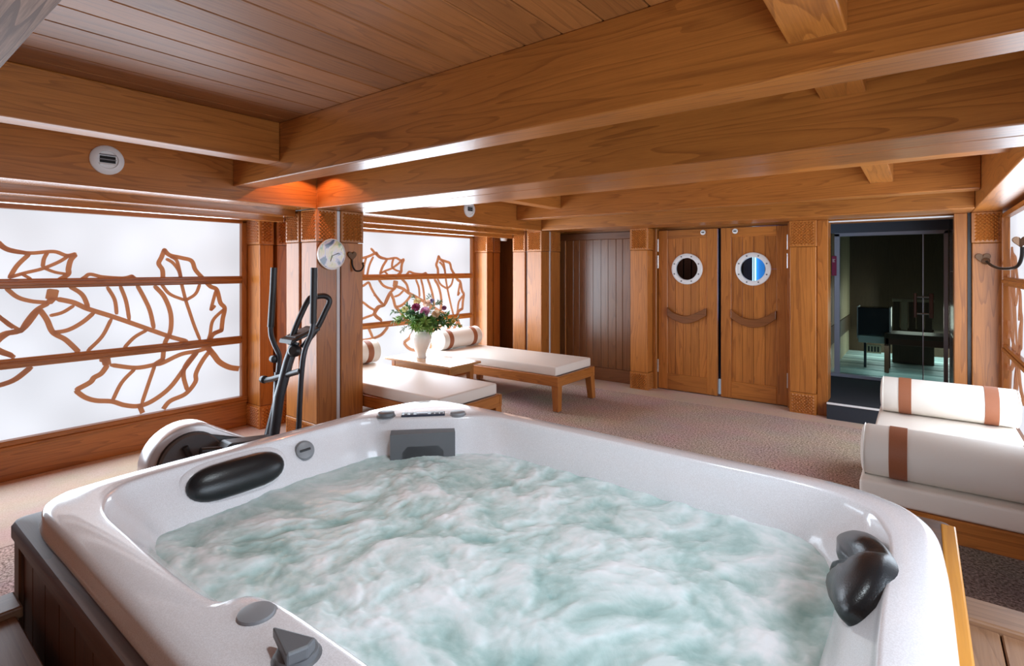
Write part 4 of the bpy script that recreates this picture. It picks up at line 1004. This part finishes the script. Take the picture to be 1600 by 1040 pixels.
# ------------------------------------------------------------------ elliptical trainer
el = empty('elliptical_trainer', (-3.66, 1.8, 0)); tag(el, 'dark blue and black elliptical trainer between the hot tub and first leaf window', 'exercise machine')
fx = -3.56
def disc(nm, r, x0, x1, mat, parent, c, bev=.01, n=44):
    return obj(nm, lathe([(0, x0), (r-bev, x0), (r, x0+bev), (r, x1-bev), (r-bev, x1), (0, x1)], M=AX((1, 0, 0), (0, c[0], c[1])), n=n), mat, parent, smooth='auto')
CY, CZ = 1.39, .30
def teardrop(R, tail, nn=30):
    pts = []
    for k in range(nn+1):
        a = math.radians(50+ (310-50)*k/nn); pts.append((CY+R*math.cos(a), CZ+R*math.sin(a)))
    pts += [(tail, .06), (tail+.03, .12), (tail-.05, .20), (CY+.35, .365)]
    return pts
obj('wheel_shroud', prism(teardrop(.238, 1.93), 'x', fx-.17, fx+.0, bev=.03), SILVER, el, smooth='auto')
obj('side_cover', prism(teardrop(.19, 1.86), 'x', fx-.01, fx+.012, bev=.006), BLACKP, el, smooth='auto')
fl = disc('flywheel', .185, fx+.004, fx+.035, GREYP, el, (CY, CZ))
disc('wheel_hub', .04, fx+.03, fx+.06, BLACKP, fl, (CY, CZ), .005, 20)
for s, yy, zz in ((1, CY-.05, CZ+.12), (-1, CY+.08, CZ-.12)):
    obj('crank_arm', tube([(fx+.05 if s > 0 else fx-.19, CY, CZ), (fx+.05 if s > 0 else fx-.19, yy, zz)], .017, 8), BLACKP, el)
for s, x, zz in ((0, -3.42, .36), (1, -3.86, .22)):
    pb = obj('pedal_bar', tube(catmull([(x, CY+.0, CZ+(.1 if s == 0 else -.1)), (x, 1.7, zz-.02), (x, 2.05, zz-.05)], 5), .022, 10), BLACKP, el, smooth='auto')
    obj('foot_plate', prism([(1.50, zz+.03), (1.54, zz+.06), (1.84, zz+.02), (1.86, zz-.01)], 'x', x-.065, x+.065, bev=.01), BLACKP, pb)
obj('base_rail', box(-3.70, -3.62, 1.2, 2.30, .03, .09, .01, 2), BLUEST, el)
for yy in (1.17, 2.31):
    ft = obj('floor_bar', tube([(-3.92, yy, .035), (-3.38, yy, .035)], .03, 12), BLUEST, el, smooth='auto')
    for xx in (-3.93, -3.37): obj('end_cap', lathe([(0, -.02), (.034, -.018), (.034, .018), (0, .02)], M=AX((1, 0, 0), (xx, yy, .036)), n=12), BLACKP, ft, smooth='auto')
obj('upright_post', tube([(-3.67, 1.95, .08), (-3.67, 2.021, .569), (-3.67, 2.089, .805), (-3.67, 2.145, .95)], .036, 12), BLUEST, el, smooth='auto')
def arm(nm, x, pts):
    P = catmull([(x, a, b) for a, b in pts], 6); o = obj(nm, tube(P, .019, 10), BLUEST, el, smooth='auto'); return o
a1 = arm('swing_arm', -3.9, [(2.105, 1.44), (2.098, 1.335), (2.079, 1.04), (2.105, .927), (2.147, .826), (2.14, .70), (2.119, .476), (2.049, .241), (2.03, .17)])
obj('grip', tube([(-3.9, 2.106, 1.50), (-3.9, 2.098, 1.32), (-3.9, 2.08, 1.05)], .024, 12), BLACKP, a1, smooth='auto')
obj('lower_cover', tube([(-3.895, 2.136, .70), (-3.885, 2.119, .476), (-3.87, 2.045, .20)], [.026, .03, .04], 12), BLUEST, a1, smooth='auto')
a2 = arm('swing_arm', -3.45, [(2.161, 1.44), (2.154, 1.088), (2.09, .92), (2.066, .782), (2.05, .55), (2.043, .385), (2.03, .31)])
obj('grip', tube([(-3.45, 2.161, 1.50), (-3.45, 2.154, 1.10)], .024, 12), BLACKP, a2, smooth='auto')
obj('pivot_axle', tube([(-3.97, 2.075, .64), (-3.9, 2.085, .655), (-3.45, 2.055, .775)], .021, 10), BLACKP, el, smooth='auto')
obj('axle_knob', lathe([(0, -.03), (.028, -.02), (.03, .015), (0, .03)], M=AX((1, 0, 0), (-3.985, 2.07, .645)), n=12), BLACKP, el, smooth='auto')
obj('axle_knob', lathe([(0, -.03), (.028, -.02), (.03, .015), (0, .03)], M=AX((1, 0, 0), (-3.93, 2.12, .80)), n=12), BLACKP, el, smooth='auto')
loopP = catmull([(-3.64, 2.083, .94), (-3.62, 2.132, 1.093), (-3.60, 2.204, 1.253), (-3.59, 2.248, 1.280), (-3.56, 2.322, 1.285), (-3.55, 2.353, 1.246), (-3.56, 2.322, 1.166), (-3.58, 2.262, 1.04), (-3.62, 2.17, .91)], 6)
obj('fixed_handle', tube(loopP, .021, 10), BLACKP, el, smooth='auto')
cs = obj('console', prism([(2.03, .955), (2.04, .985), (2.255, 1.062), (2.268, 1.035)], 'x', -3.70, -3.53, bev=.008), BLACKP, el)
obj('screen', prism([(2.075, 1.0), (2.075, 1.003), (2.21, 1.051), (2.21, 1.047)], 'x', -3.68, -3.55), GREYP, cs)
obj('resistance_knob', lathe([(0, -.03), (.042, -.025), (.046, .01), (.03, .03), (0, .03)], M=AX((.5, -.8, .2), (-3.61, 2.105, .895)), n=16), BLACKP, el, smooth='auto')
